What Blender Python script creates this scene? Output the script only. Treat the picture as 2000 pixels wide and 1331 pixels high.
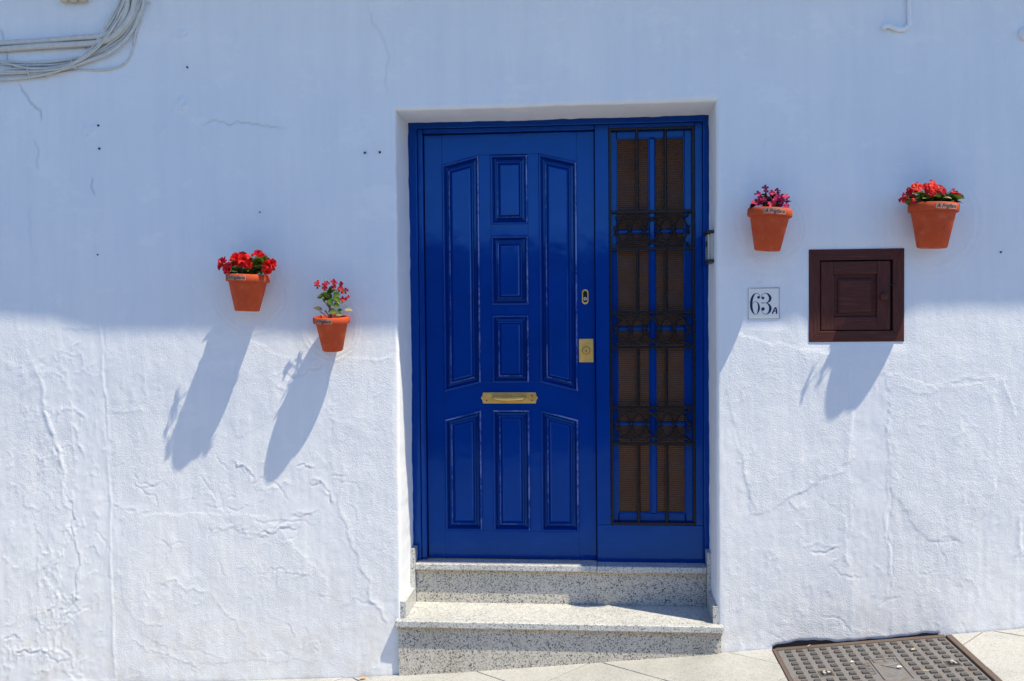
import bpy, bmesh, math, random
import numpy as np
from mathutils import Vector, Matrix, Euler

random.seed(7)
rng = np.random.default_rng(7)
scene = bpy.context.scene
for o in list(bpy.data.objects):
    bpy.data.objects.remove(o)

# ------------------------------------------------------------------ camera
EYE = 1.58            # eye height over the pavement below the camera
DIST = 4.4            # metres from the house wall (the plane y = 0)
FOC = 1900.0          # focal length in units of a 2000 wide picture
YAW, PITCH, ROLL = 0.0877801407, 0.0260686756, 0.00908741616


def cam_axes():
    cy, sy = math.cos(YAW), math.sin(YAW)
    cp, sp = math.cos(PITCH), math.sin(PITCH)
    cr, sr = math.cos(ROLL), math.sin(ROLL)
    r = Vector((cy, sy, 0)); d = Vector((0, 0, -1)); f = Vector((-sy, cy, 0))
    f2 = f * cp + d * sp
    d2 = d * cp - f * sp
    r3 = r * cr + d2 * sr
    d3 = d2 * cr - r * sr
    return r3, d3, f2


AX_R, AX_D, AX_F = cam_axes()
cam = bpy.data.cameras.new('camera')
cam.sensor_width = 36.0
cam.lens = 36.0 * FOC / 2000.0
cam.clip_start = 0.05
cam.clip_end = 500
cam_o = bpy.data.objects.new('camera', cam)
scene.collection.objects.link(cam_o)
m3 = Matrix((AX_R, -AX_D, -AX_F)).transposed()
cam_o.matrix_world = Matrix.Translation((0, -DIST, EYE)) @ m3.to_4x4()
scene.camera = cam_o

# ------------------------------------------------------------------ light
SUN_TO = Vector((1.95, -1.0, 4.35)).normalized()      # direction towards the sun
world = bpy.data.worlds.new('World')
scene.world = world
world.use_nodes = True
wn = world.node_tree.nodes
sky = wn.new('ShaderNodeTexSky')
sky.sky_type = 'NISHITA'
sky.sun_disc = False
sky.sun_elevation = math.asin(SUN_TO.z)
sky.sun_rotation = math.atan2(SUN_TO.x, SUN_TO.y)
sky.altitude = 300
sky.air_density = 1.0
sky.dust_density = 0.1
sky.ozone_density = 8.0
bgn = wn['Background']
bgn.inputs['Strength'].default_value = 0.15
world.node_tree.links.new(sky.outputs['Color'], bgn.inputs['Color'])

sun = bpy.data.lights.new('sun', 'SUN')
sun.energy = 5.0
sun.angle = math.radians(0.53)
sun.color = (1.0, 0.88, 0.64)
sun_o = bpy.data.objects.new('sun', sun)
scene.collection.objects.link(sun_o)
sun_o.rotation_euler = SUN_TO.to_track_quat('Z', 'Y').to_euler()
sun_o.location = (6, -4, 12)

scene.view_settings.view_transform = 'Standard'
scene.view_settings.look = 'None'
scene.view_settings.gamma = 1.0
scene.view_settings.use_curve_mapping = False
scene.view_settings.exposure = 0.5
scene.render.resolution_x = 1024
scene.render.resolution_y = 681

# ------------------------------------------------------------------ helpers
COL = scene.collection
WM = {}


def on_plane(px, py, y=0.0):
    """real place (x, z) on the vertical plane y of something measured in the photograph"""
    v = AX_R * ((px - 1000) / FOC) + AX_D * ((py - 665.5) / FOC) + AX_F
    t = (y + DIST) / v.y
    return v.x * t, v.z * t + EYE


GX = [-60, -8, -3, -1.857, -0.925, 0.559, 1.85, 4, 8, 60]
GZ = [EYE + q for q in (-2.1, -2.05, -1.765, -1.713, -1.664, -1.522, -1.388, -1.16, -0.9, -0.9)]


def g(x):
    return float(np.interp(x, GX, GZ))


def on_ground(px, py):
    v = AX_R * ((px - 1000) / FOC) + AX_D * ((py - 665.5) / FOC) + AX_F
    t = 3.0
    for _ in range(60):
        x = v.x * t
        t = (g(x) - EYE) / v.z
    return v.x * t, -DIST + v.y * t


def link(o, parent=None, M=None):
    COL.objects.link(o)
    M = M or Matrix.Identity(4)
    WM[o.name] = M.copy()
    if parent is not None:
        o.parent = parent
        o.matrix_parent_inverse = WM[parent.name].inverted()
    o.matrix_basis = M
    return o


def tag(o, label=None, cat=None, group=None, kind=None):
    if label: o['label'] = label
    if cat: o['category'] = cat
    if group: o['group'] = group
    if kind: o['kind'] = kind
    return o


def empty(name, loc, label, cat, group=None):
    o = bpy.data.objects.new(name, None)
    o.empty_display_size = 0.05
    link(o, None, Matrix.Translation(loc))
    return tag(o, label, cat, group)


def new_mesh(name, verts, faces, mat=None, smooth=False):
    me = bpy.data.meshes.new(name)
    me.from_pydata([tuple(v) for v in verts], [], [tuple(f) for f in faces])
    if smooth:
        me.polygons.foreach_set('use_smooth', [True] * len(me.polygons))
    if mat: me.materials.append(mat)
    me.update()
    return me


def obj(name, me, parent=None, M=None):
    return link(bpy.data.objects.new(name, me), parent, M)


def bm_mesh(bm, name, mat, smooth=False, autosmooth=None):
    bmesh.ops.recalc_face_normals(bm, faces=bm.faces)
    me = bpy.data.meshes.new(name)
    bm.to_mesh(me); bm.free()
    if smooth:
        me.polygons.foreach_set('use_smooth', [True] * len(me.polygons))
    if autosmooth is not None:
        me.polygons.foreach_set('use_smooth', [True] * len(me.polygons))
        me.set_sharp_from_angle(angle=math.radians(autosmooth))
    if mat: me.materials.append(mat)
    return me


def add_prism(bm, poly, y0, y1):
    """polygon of (x, z) extruded in y"""
    a = [bm.verts.new((x, y0, z)) for x, z in poly]
    b = [bm.verts.new((x, y1, z)) for x, z in poly]
    bm.faces.new(a); bm.faces.new(list(reversed(b)))
    n = len(poly)
    for i in range(n):
        j = (i + 1) % n
        bm.faces.new((a[i], b[i], b[j], a[j]))


def bevel_all(bm, w, seg=2, ang=25):
    bmesh.ops.recalc_face_normals(bm, faces=bm.faces)
    es = [e for e in bm.edges if len(e.link_faces) == 2 and e.calc_face_angle(0) > math.radians(ang)]
    if w > 0:
        bmesh.ops.bevel(bm, geom=es, offset=w, segments=seg, profile=0.5, affect='EDGES', clamp_overlap=True)


def prism(name, poly, y0, y1, mat, parent=None, bev=0.0015, seg=2):
    bm = bmesh.new()
    add_prism(bm, poly, y0, y1)
    bevel_all(bm, bev, seg)
    return obj(name, bm_mesh(bm, name, mat), parent)


def box(name, x0, x1, y0, y1, z0, z1, mat, parent=None, bev=0.0015, seg=2):
    return prism(name, [(x0, z0), (x1, z0), (x1, z1), (x0, z1)], y0, y1, mat, parent, bev, seg)


def catmull(pts, n=8):
    P = [Vector(p) for p in pts]
    P = [P[0] * 2 - P[1]] + P + [P[-1] * 2 - P[-2]]
    out = []
    for i in range(1, len(P) - 2):
        for k in range(n):
            t = k / n
            p0, p1, p2, p3 = P[i - 1], P[i], P[i + 1], P[i + 2]
            out.append(0.5 * ((2 * p1) + (p2 - p0) * t + (2 * p0 - 5 * p1 + 4 * p2 - p3) * t * t
                              + (3 * p1 - p0 - 3 * p2 + p3) * t ** 3))
    out.append(P[-2])
    return out


def add_tube(bm, pts, rad, n=10, cap=True):
    rads = rad if isinstance(rad, (list, tuple)) else [rad] * len(pts)
    rings = []
    up = None
    for i, p in enumerate(pts):
        a = pts[max(i - 1, 0)]; b = pts[min(i + 1, len(pts) - 1)]
        t = (b - a).normalized()
        if up is None:
            up = Vector((0, 1, 0)) if abs(t.y) < 0.9 else Vector((1, 0, 0))
        s = t.cross(up).normalized()
        up = s.cross(t).normalized()
        rings.append([bm.verts.new(p + (s * math.cos(2 * math.pi * k / n) + up * math.sin(2 * math.pi * k / n)) * rads[i])
                      for k in range(n)])
    for A, B in zip(rings, rings[1:]):
        for k in range(n):
            bm.faces.new((A[k], A[(k + 1) % n], B[(k + 1) % n], B[k]))
    if cap:
        bm.faces.new(list(reversed(rings[0]))); bm.faces.new(rings[-1])


def tube(name, pts, rad, mat, parent=None, n=10):
    bm = bmesh.new()
    add_tube(bm, [Vector(p) for p in pts], rad, n)
    return obj(name, bm_mesh(bm, name, mat, autosmooth=50), parent)


def lathe_mesh(name, prof, n, mat, autos=40):
    bm = bmesh.new()
    rings = []
    for r, z in prof:
        if r < 1e-6:
            rings.append([bm.verts.new((0, 0, z))])
        else:
            rings.append([bm.verts.new((r * math.cos(2 * math.pi * k / n), r * math.sin(2 * math.pi * k / n), z)) for k in range(n)])
    for A, B in zip(rings, rings[1:]):
        if len(A) == 1 and len(B) == 1: continue
        for k in range(n):
            j = (k + 1) % n
            if len(A) == 1: bm.faces.new((A[0], B[j], B[k]))
            elif len(B) == 1: bm.faces.new((A[k], A[j], B[0]))
            else: bm.faces.new((A[k], A[j], B[j], B[k]))
    return bm_mesh(bm, name, mat, autosmooth=autos)


# ------------------------------------------------------------------ materials
class NT:
    def __init__(self, name):
        self.m = bpy.data.materials.new(name)
        self.m.use_nodes = True
        self.t = self.m.node_tree
        self.b = self.t.nodes['Principled BSDF']
        self.tc = self.t.nodes.new('ShaderNodeTexCoord')

    def n(self, typ, **kw):
        nd = self.t.nodes.new(typ)
        for k, v in kw.items():
            setattr(nd, k, v)
        return nd

    def l(self, a, b):
        self.t.links.new(a, b)

    def val(self, nd, **kw):
        for k, v in kw.items():
            nd.inputs[k.replace('_', ' ')].default_value = v
        return nd

    def coords(self, scale=(1, 1, 1), src='Object', rot=(0, 0, 0)):
        mp = self.n('ShaderNodeMapping')
        mp.inputs['Scale'].default_value = scale
        mp.inputs['Rotation'].default_value = rot
        self.l(self.tc.outputs[src], mp.inputs['Vector'])
        return mp.outputs['Vector']

    def noise(self, scale, detail=3, rough=0.55, vec=None):
        nd = self.n('ShaderNodeTexNoise')
        self.val(nd, Scale=scale, Detail=detail, Roughness=rough)
        self.l(vec or self.tc.outputs['Object'], nd.inputs['Vector'])
        return nd

    def ramp(self, fac, stops, interp='LINEAR'):
        nd = self.n('ShaderNodeValToRGB')
        cr = nd.color_ramp
        cr.interpolation = interp
        while len(cr.elements) < len(stops): cr.elements.new(0.5)
        for e, (p, c) in zip(cr.elements, stops):
            e.position = p
            e.color = c if len(c) == 4 else (*c, 1)
        self.l(fac, nd.inputs['Fac'])
        return nd

    def mix(self, fac, a, b, mode='MIX'):
        nd = self.n('ShaderNodeMix', data_type='RGBA', blend_type=mode)
        if isinstance(fac, (int, float)): nd.inputs[0].default_value = fac
        else: self.l(fac, nd.inputs[0])
        for idx, v in ((6, a), (7, b)):
            if isinstance(v, (tuple, list)): nd.inputs[idx].default_value = (*v, 1) if len(v) == 3 else v
            else: self.l(v, nd.inputs[idx])
        return nd.outputs[2]

    def bump(self, height, strength=0.3, dist=0.002, normal=None):
        nd = self.n('ShaderNodeBump')
        self.val(nd, Strength=strength, Distance=dist)
        self.l(height, nd.inputs['Height'])
        if normal: self.l(normal, nd.inputs['Normal'])
        return nd.outputs['Normal']

    def out(self, color=None, rough=None, normal=None, **kw):
        for key, v in (('Base Color', color), ('Roughness', rough), ('Normal', normal)):
            if v is None: continue
            if isinstance(v, (int, float)): self.b.inputs[key].default_value = v
            elif isinstance(v, (tuple, list)): self.b.inputs[key].default_value = (*v, 1)
            else: self.l(v, self.b.inputs[key])
        for k, v in kw.items():
            self.b.inputs[k.replace('_', ' ')].default_value = v
        return self.m


def mat_plaster():
    t = NT('whitewashed_plaster')
    big = t.noise(1.3, 5, 0.65)
    c = t.ramp(big.outputs['Fac'], [(0.3, (0.725, 0.762, 0.835)), (0.7, (0.80, 0.82, 0.86))])
    drip = t.noise(2.2, 5, 0.65, t.coords((5.5, 1, 0.45)))
    c1 = t.mix(t.ramp(drip.outputs['Fac'], [(0.42, (0, 0, 0)), (0.72, (0.55,) * 3)]).outputs['Color'], c.outputs['Color'], (0.675, 0.725, 0.81))
    coat = t.noise(3.6, 6, 0.7, t.coords((1, 1, 1.6), rot=(0, 0.4, 0)))
    c1 = t.mix(t.ramp(coat.outputs['Fac'], [(0.56, (0, 0, 0)), (0.62, (0.5,) * 3)]).outputs['Color'], c1, (0.82, 0.84, 0.88))
    dust = t.noise(7, 6, 0.7)
    sep = t.n('ShaderNodeSeparateXYZ'); t.l(t.tc.outputs['Object'], sep.inputs[0])
    zr = t.n('ShaderNodeMapRange'); zr.inputs['From Min'].default_value = 0.55; zr.inputs['From Max'].default_value = -0.15
    t.l(sep.outputs['Z'], zr.inputs['Value'])
    dm = t.n('ShaderNodeMath', operation='MULTIPLY'); t.l(zr.outputs[0], dm.inputs[0])
    t.l(t.ramp(dust.outputs['Fac'], [(0.45, (0, 0, 0)), (0.75, (0.75,) * 3)]).outputs['Color'], dm.inputs[1])
    c1 = t.mix(dm.outputs[0], c1, (0.60, 0.57, 0.52))            # splashed street dirt at the foot
    at = t.n('ShaderNodeAttribute', attribute_name='shade_grime')
    c2 = t.mix(at.outputs['Fac'], c1, (0.16, 0.18, 0.22))  # crack shade painted into the colour, plus some dirt at flaking edges
    fine = t.noise(330, 4, 0.7)
    mid = t.noise(150, 5, 0.65)
    brush = t.noise(60, 6, 0.7, t.coords((2.2, 1, 0.30)))
    at2 = t.n('ShaderNodeAttribute', attribute_name='rough')
    n1 = t.bump(brush.outputs['Fac'], 0.22, 0.003)
    n2 = t.n('ShaderNodeBump'); t.val(n2, Distance=0.0028)
    ml = t.n('ShaderNodeMath', operation='MULTIPLY'); ml.inputs[1].default_value = 1.0
    t.l(at2.outputs['Fac'], ml.inputs[0]); t.l(ml.outputs[0], n2.inputs['Strength'])
    t.l(mid.outputs['Fac'], n2.inputs['Height']); t.l(n1, n2.inputs['Normal'])
    n3 = t.bump(fine.outputs['Fac'], 0.5, 0.0013, n2.outputs['Normal'])
    return t.out(c2, 0.85, n3, Specular_IOR_Level=0.2)


def mat_paint(name, col, rough=0.1, vert=True):
    t = NT(name)
    v = t.coords((40, 40, 3) if vert else (3, 40, 40))
    br = t.noise(6, 4, 0.6, v)
    big = t.noise(5, 4, 0.65)
    c = t.mix(big.outputs['Fac'], tuple(x * 0.78 for x in col), tuple(min(1, x * 1.2) for x in col))
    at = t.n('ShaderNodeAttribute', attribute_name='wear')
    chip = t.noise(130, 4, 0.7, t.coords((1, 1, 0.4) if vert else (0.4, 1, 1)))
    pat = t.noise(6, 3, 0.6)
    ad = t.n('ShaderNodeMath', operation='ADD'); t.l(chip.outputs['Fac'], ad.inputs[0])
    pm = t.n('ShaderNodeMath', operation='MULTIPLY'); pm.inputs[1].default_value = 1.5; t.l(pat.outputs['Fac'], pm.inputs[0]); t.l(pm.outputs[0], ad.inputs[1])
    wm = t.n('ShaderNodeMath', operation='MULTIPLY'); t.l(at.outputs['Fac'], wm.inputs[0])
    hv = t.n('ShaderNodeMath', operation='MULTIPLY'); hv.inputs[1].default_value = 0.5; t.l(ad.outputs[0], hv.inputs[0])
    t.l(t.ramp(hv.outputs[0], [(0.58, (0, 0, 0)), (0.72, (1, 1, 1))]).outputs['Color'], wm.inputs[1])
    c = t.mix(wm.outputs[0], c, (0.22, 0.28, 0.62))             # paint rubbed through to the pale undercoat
    scr = t.noise(22, 5, 0.75, t.coords((1, 1, 3)))
    sep = t.n('ShaderNodeSeparateXYZ'); t.l(t.tc.outputs['Object'], sep.inputs[0])
    zr = t.n('ShaderNodeMapRange'); zr.inputs['From Min'].default_value = 0.56; zr.inputs['From Max'].default_value = 0.38
    t.l(sep.outputs['Z'], zr.inputs['Value'])
    dm = t.n('ShaderNodeMath', operation='MULTIPLY'); t.l(zr.outputs[0], dm.inputs[0])
    t.l(t.ramp(scr.outputs['Fac'], [(0.55, (0, 0, 0)), (0.8, (0.3,) * 3)]).outputs['Color'], dm.inputs[1])
    c = t.mix(dm.outputs[0], c, (0.07, 0.10, 0.20))              # scuffs and dust near the sill
    spots = t.noise(14, 4, 0.6)
    r = t.ramp(spots.outputs['Fac'], [(0.35, (rough * 0.8,) * 3), (0.75, (min(1, rough * 1.8),) * 3)])
    wav = t.noise(9, 2, 0.5)
    n0 = t.bump(wav.outputs['Fac'], 0.06, 0.02)
    nn = t.bump(br.outputs['Fac'], 0.10, 0.0008, n0)
    m = t.out(c, r.outputs['Color'], nn, Specular_IOR_Level=0.7)
    t.b.inputs['Specular Tint'].default_value = (0.22, 0.55, 1.0, 1)
    return m


def mat_granite(name, light, dark, warm, scale=210, rough=0.45, wet=0.0):
    t = NT(name)
    vor = t.n('ShaderNodeTexVoronoi', feature='F1')
    t.val(vor, Scale=scale * 1.25)
    t.l(t.tc.outputs['Object'], vor.inputs['Vector'])
    sep = t.n('ShaderNodeSeparateColor')
    t.l(vor.outputs['Color'], sep.inputs[0])
    clump = t.noise(34, 3, 0.6)
    ad = t.n('ShaderNodeMath', operation='ADD')
    mm = t.n('ShaderNodeMath', operation='MULTIPLY'); mm.inputs[1].default_value = 0.55
    t.l(clump.outputs['Fac'], mm.inputs[0]); t.l(mm.outputs[0], ad.inputs[0]); t.l(sep.outputs[0], ad.inputs[1])
    mid = tuple((a + b) / 2 for a, b in zip(light, dark))
    c = t.ramp(ad.outputs[0], [(0.36, dark), (0.46, mid), (0.60, tuple(0.7 * a + 0.3 * b for a, b in zip(light, dark))), (0.80, light), (1.0, warm)])
    c.color_ramp.elements[-1].position = 1.0
    stain = t.noise(3.5, 4, 0.6)
    c2 = t.mix(t.ramp(stain.outputs['Fac'], [(0.45, (0, 0, 0)), (0.75, (0.35,) * 3)]).outputs['Color'], c.outputs['Color'], warm, 'MULTIPLY')
    fine = t.noise(600, 2, 0.5)
    return t.out(c2, rough, t.bump(fine.outputs['Fac'], 0.15, 0.0006))


def mat_terracotta():
    t = NT('terracotta')
    big = t.noise(9, 4, 0.6)
    c = t.ramp(big.outputs['Fac'], [(0.3, (0.40, 0.052, 0.014)), (0.55, (0.50, 0.072, 0.021)), (0.8, (0.56, 0.105, 0.038))])
    sp = t.noise(26, 6, 0.75)
    c2 = t.mix(t.ramp(sp.outputs['Fac'], [(0.52, (0, 0, 0)), (0.80, (0.38,) * 3)]).outputs['Color'], c.outputs['Color'], (0.58, 0.25, 0.14))
    ring = t.noise(30, 3, 0.5, t.coords((0.4, 0.4, 9)))
    n = t.bump(ring.outputs['Fac'], 0.12, 0.0015)
    return t.out(c2, 0.78, t.bump(t.noise(260, 2, 0.6).outputs['Fac'], 0.18, 0.0008, n), Specular_IOR_Level=0.3)


def mat_wood(name, horizontal):
    t = NT(name)
    v = t.coords((3, 60, 70) if horizontal else (70, 60, 3))
    gr = t.noise(3.2, 6, 0.7, v)
    c = t.ramp(gr.outputs['Fac'], [(0.28, (0.030, 0.010, 0.009)), (0.47, (0.070, 0.021, 0.018)), (0.62, (0.105, 0.033, 0.026)), (0.8, (0.20, 0.085, 0.06))])
    big = t.noise(6, 3, 0.6)
    c2 = t.mix(t.ramp(big.outputs['Fac'], [(0.4, (0, 0, 0)), (0.7, (0.55,) * 3)]).outputs['Color'], c.outputs['Color'], (0.075, 0.024, 0.02))
    return t.out(c2, 0.55, t.bump(gr.outputs['Fac'], 0.5, 0.0018), Specular_IOR_Level=0.2)


def mat_metal(name, col, rough, bump=0.2, scale=90, metallic=1.0, spots=None):
    t = NT(name)
    a = t.noise(scale, 4, 0.65)
    c = t.mix(a.outputs['Fac'], tuple(x * 0.7 for x in col), tuple(min(1, x * 1.25) for x in col))
    if spots:
        s = t.noise(22, 5, 0.7)
        c = t.mix(t.ramp(s.outputs['Fac'], [(0.50, (0, 0, 0)), (0.68, (1, 1, 1))]).outputs['Color'], c, spots)
    r = t.ramp(a.outputs['Fac'], [(0.3, (rough * 0.75,) * 3), (0.7, (min(1, rough * 1.3),) * 3)])
    return t.out(c, r.outputs['Color'], t.bump(a.outputs['Fac'], bump, 0.0012), Metallic=metallic)


def mat_leaf(name, c0, c1, trans=0.25):
    t = NT(name)
    inf = t.n('ShaderNodeObjectInfo')
    a = t.noise(60, 3, 0.6)
    c = t.mix(inf.outputs['Random'], c0, c1)
    c2 = t.mix(a.outputs['Fac'], c, tuple(x * 0.6 for x in c0))
    m = t.out(c2, 0.5, t.bump(a.outputs['Fac'], 0.25, 0.002), Specular_IOR_Level=0.25)
    tr = t.n('ShaderNodeBsdfTranslucent')
    ms = t.n('ShaderNodeMixShader'); ms.inputs[0].default_value = trans
    t.l(c2, tr.inputs['Color'])
    t.l(t.b.outputs[0], ms.inputs[1]); t.l(tr.outputs[0], ms.inputs[2])
    t.l(ms.outputs[0], t.t.nodes['Material Output'].inputs['Surface'])
    return m


def mat_plain(name, col, rough=0.6, var=0.15, scale=30, **kw):
    t = NT(name)
    a = t.noise(scale, 3, 0.6)
    c = t.mix(a.outputs['Fac'], tuple(x * (1 - var) for x in col), tuple(min(1, x * (1 + var)) for x in col))
    return t.out(c, rough, t.bump(a.outputs['Fac'], 0.1, 0.001), **kw)


def mat_glass():
    t = NT('ribbed_amber_glass')
    v = t.coords((1, 1, 1))
    w1 = t.n('ShaderNodeTexWave', wave_type='BANDS', bands_direction='Z')
    t.val(w1, Scale=30.0, Distortion=0.9, Detail=2.0, Detail_Scale=3.0)
    t.l(v, w1.inputs['Vector'])
    w2 = t.n('ShaderNodeTexWave', wave_type='BANDS', bands_direction='X')
    t.val(w2, Scale=34.0, Distortion=0.5)
    t.l(v, w2.inputs['Vector'])
    mx = t.n('ShaderNodeMath', operation='MULTIPLY'); mx.inputs[1].default_value = 0.4
    t.l(w2.outputs['Fac'], mx.inputs[0])
    ad = t.n('ShaderNodeMath', operation='ADD')
    t.l(w1.outputs['Fac'], ad.inputs[0]); t.l(mx.outputs[0], ad.inputs[1])
    big = t.noise(7, 3, 0.6)
    c = t.ramp(big.outputs['Fac'], [(0.3, (0.080, 0.027, 0.008)), (0.7, (0.150, 0.055, 0.015))])
    c2 = t.mix(t.ramp(w1.outputs['Fac'], [(0.0, (0.0,) * 3), (0.35, (0.6,) * 3), (1, (1,) * 3)]).outputs['Color'], (0.045, 0.016, 0.007), c.outputs['Color'])
    return t.out(c2, 0.22, t.bump(ad.outputs[0], 0.4, 0.003), Specular_IOR_Level=0.3, Transmission_Weight=0.1)


M_PLASTER = mat_plaster()
M_BLUE = mat_paint('glossy_blue_paint', (0.0001, 0.032, 0.25), 0.09)
M_BLUE_H = mat_paint('glossy_blue_paint_rails', (0.0001, 0.032, 0.25), 0.09, vert=False)
M_IRON = mat_metal('black_wrought_iron', (0.008, 0.0075, 0.011), 0.30, 0.3, 120, 0.0)
M_IRON.node_tree.nodes['Principled BSDF'].inputs['Specular IOR Level'].default_value = 0.3
M_BRASS = mat_metal('worn_brass', (0.80, 0.50, 0.14), 0.36, 0.06, 30, 0.55)
M_STEEL = mat_metal('brushed_steel', (0.60, 0.55, 0.47), 0.35, 0.06, 50, 0.6)
M_DARK = mat_plain('dark_cavity', (0.006, 0.006, 0.007), 0.9)
M_GLASS = mat_glass()
M_GRAN = mat_granite('speckled_granite', (0.56, 0.555, 0.54), (0.055, 0.055, 0.06), (0.58, 0.54, 0.46), 190)
M_GRAN_T = mat_granite('polished_granite_tread', (0.52, 0.555, 0.60), (0.17, 0.18, 0.20), (0.56, 0.555, 0.53), 190, 0.32)
M_GRAN_W = mat_granite('stained_granite', (0.56, 0.50, 0.40), (0.12, 0.10, 0.08), (0.55, 0.45, 0.30), 190)
M_PAVE = mat_granite('pale_granite_paving', (0.42, 0.435, 0.45), (0.26, 0.265, 0.27), (0.42, 0.415, 0.40), 230, 0.6)
M_MORTAR = mat_plain('grey_mortar', (0.10, 0.095, 0.085), 0.95)
M_STREET = mat_plain('street_concrete', (0.19, 0.195, 0.205), 0.9, 0.25, 8)
M_TERRA = mat_terracotta()
M_WOOD_H = mat_wood('dark_wood_horizontal', True)
M_WOOD_V = mat_wood('dark_wood_vertical', False)
M_CAST = mat_metal('cast_iron_cover', (0.19, 0.185, 0.19), 0.55, 0.5, 70, 0.3, (0.17, 0.135, 0.115))
M_STUD = mat_metal('dark_cast_iron', (0.095, 0.09, 0.092), 0.5, 0.5, 90, 0.3)
M_RUST = mat_metal('rusty_iron', (0.12, 0.088, 0.075), 0.75, 0.6, 60, 0.2)
M_TILE = mat_plain('white_glazed_tile', (0.78, 0.78, 0.76), 0.28, 0.04, 60)
M_INK = mat_plain('blue_black_enamel', (0.005, 0.012, 0.075), 0.35)
M_STICK = mat_plain('pale_sticker', (0.40, 0.19, 0.14), 0.5, 0.3, 90)
M_TEXT = mat_plain('sticker_ink', (0.02, 0.016, 0.03), 0.6)
M_SOIL = mat_plain('potting_soil', (0.035, 0.022, 0.015), 0.95, 0.5, 120)
M_CABLE = mat_plain('painted_cable', (0.56, 0.56, 0.55), 0.6, 0.22, 40)
M_PLASTIC = mat_plain('black_plastic', (0.012, 0.012, 0.016), 0.4)
M_GREY = mat_plain('grey_plastic', (0.45, 0.45, 0.44), 0.4)
M_BEIGE = mat_plain('beige_ceramic', (0.55, 0.47, 0.34), 0.5, 0.2)
M_STONE = mat_plain('grey_rendered_stone', (0.16, 0.155, 0.15), 0.9, 0.3, 4)

# ------------------------------------------------------------------ ground
OX0, OX1, OZ1 = -0.912, 0.529, EYE + 0.939       # the opening in the wall
Z_LOW = EYE - 1.396                              # top of the lower step
Z_UP = EYE - 1.202                               # top of the upper step
COVER = (0.775, 1.527, -0.80, -0.022)            # x0, x1, y front, y back of the iron cover

gx = sorted(set([x for x in GX if abs(x) <= 60] + list(np.linspace(-8, 8, 33))))
vs, fs = [], []
for x in gx:
    for y in (60, 0.9, -2.0, -60):
        vs.append((x, y, g(x) - 0.06))
for i in range(len(gx) - 1):
    for j in range(3):
        a = i * 4 + j
        fs.append((a, a + 1, a + 5, a + 4))
tag(obj('ground', new_mesh('ground', vs, fs, M_STREET)), kind='structure')

vs, fs = [], []
for x in gx:
    if -8 <= x <= 8:
        vs += [(x, -2.05, g(x) - 0.045), (x, -6.6, g(x) - 0.045)]
fs = [(2 * i, 2 * i + 1, 2 * i + 3, 2 * i + 2) for i in range(len(vs) // 2 - 1)]
tag(obj('street', new_mesh('street', vs, fs, M_STREET)), kind='structure')

vs, fs = [], []
xs_p = [x for x in gx if -6 <= x <= 6]
for x in xs_p:
    vs += [(x, 0.25, g(x) - 0.012), (x, -2.05, g(x) - 0.012), (x, -2.05, g(x) - 0.10)]
for i in range(len(xs_p) - 1):
    a = 3 * i
    fs += [(a, a + 1, a + 4, a + 3), (a + 1, a + 2, a + 5, a + 4)]
pave = tag(obj('pavement', new_mesh('pavement', vs, fs, M_MORTAR)), kind='structure')


def clip(poly, a, b, c):
    """keep a*x + b*y <= c"""
    out = []
    for i in range(len(poly)):
        p, q = poly[i], poly[(i + 1) % len(poly)]
        dp, dq = a * p[0] + b * p[1] - c, a * q[0] + b * q[1] - c
        if dp <= 0: out.append(p)
        if dp * dq < 0:
            t = dp / (dp - dq)
            out.append((p[0] + (q[0] - p[0]) * t, p[1] + (q[1] - p[1]) * t))
    return out


def area(p):
    return abs(sum(p[i][0] * p[(i + 1) % len(p)][1] - p[(i + 1) % len(p)][0] * p[i][1] for i in range(len(p)))) / 2


def slab(poly):
    if len(poly) < 3 or area(poly) < 4e-4: return
    n = len(poly)
    cx = sum(p[0] for p in poly) / n; cy = sum(p[1] for p in poly) / n
    dz = random.uniform(-0.0012, 0.0012)
    tx, ty = random.uniform(-0.003, 0.003), random.uniform(-0.003, 0.003)
    def H(x, y): return g(x) + dz + (x - cx) * tx + (y - cy) * ty
    def ins(p, k):
        d = math.hypot(p[0] - cx, p[1] - cy)
        return (p[0] + (cx - p[0]) * k / d, p[1] + (cy - p[1]) * k / d)
    bot = [(p[0], p[1], H(*p) - 0.02) for p in poly]
    mid = [(p[0], p[1], H(*p) - 0.0015) for p in poly]
    top = [(*ins(p, 0.003), H(*p)) for p in poly]
    v = bot + mid + top
    f = [tuple(range(2 * n, 3 * n))]
    for i in range(n):
        j = (i + 1) % n
        f += [(i, j, n + j, n + i), (n + i, n + j, 2 * n + j, 2 * n + i)]
    bm = bmesh.new()
    bv = [bm.verts.new(q) for q in v]
    for q in f: bm.faces.new([bv[k] for k in q])
    obj('paving_slab', bm_mesh(bm, 'paving_slab', M_PAVE), pave)


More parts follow.
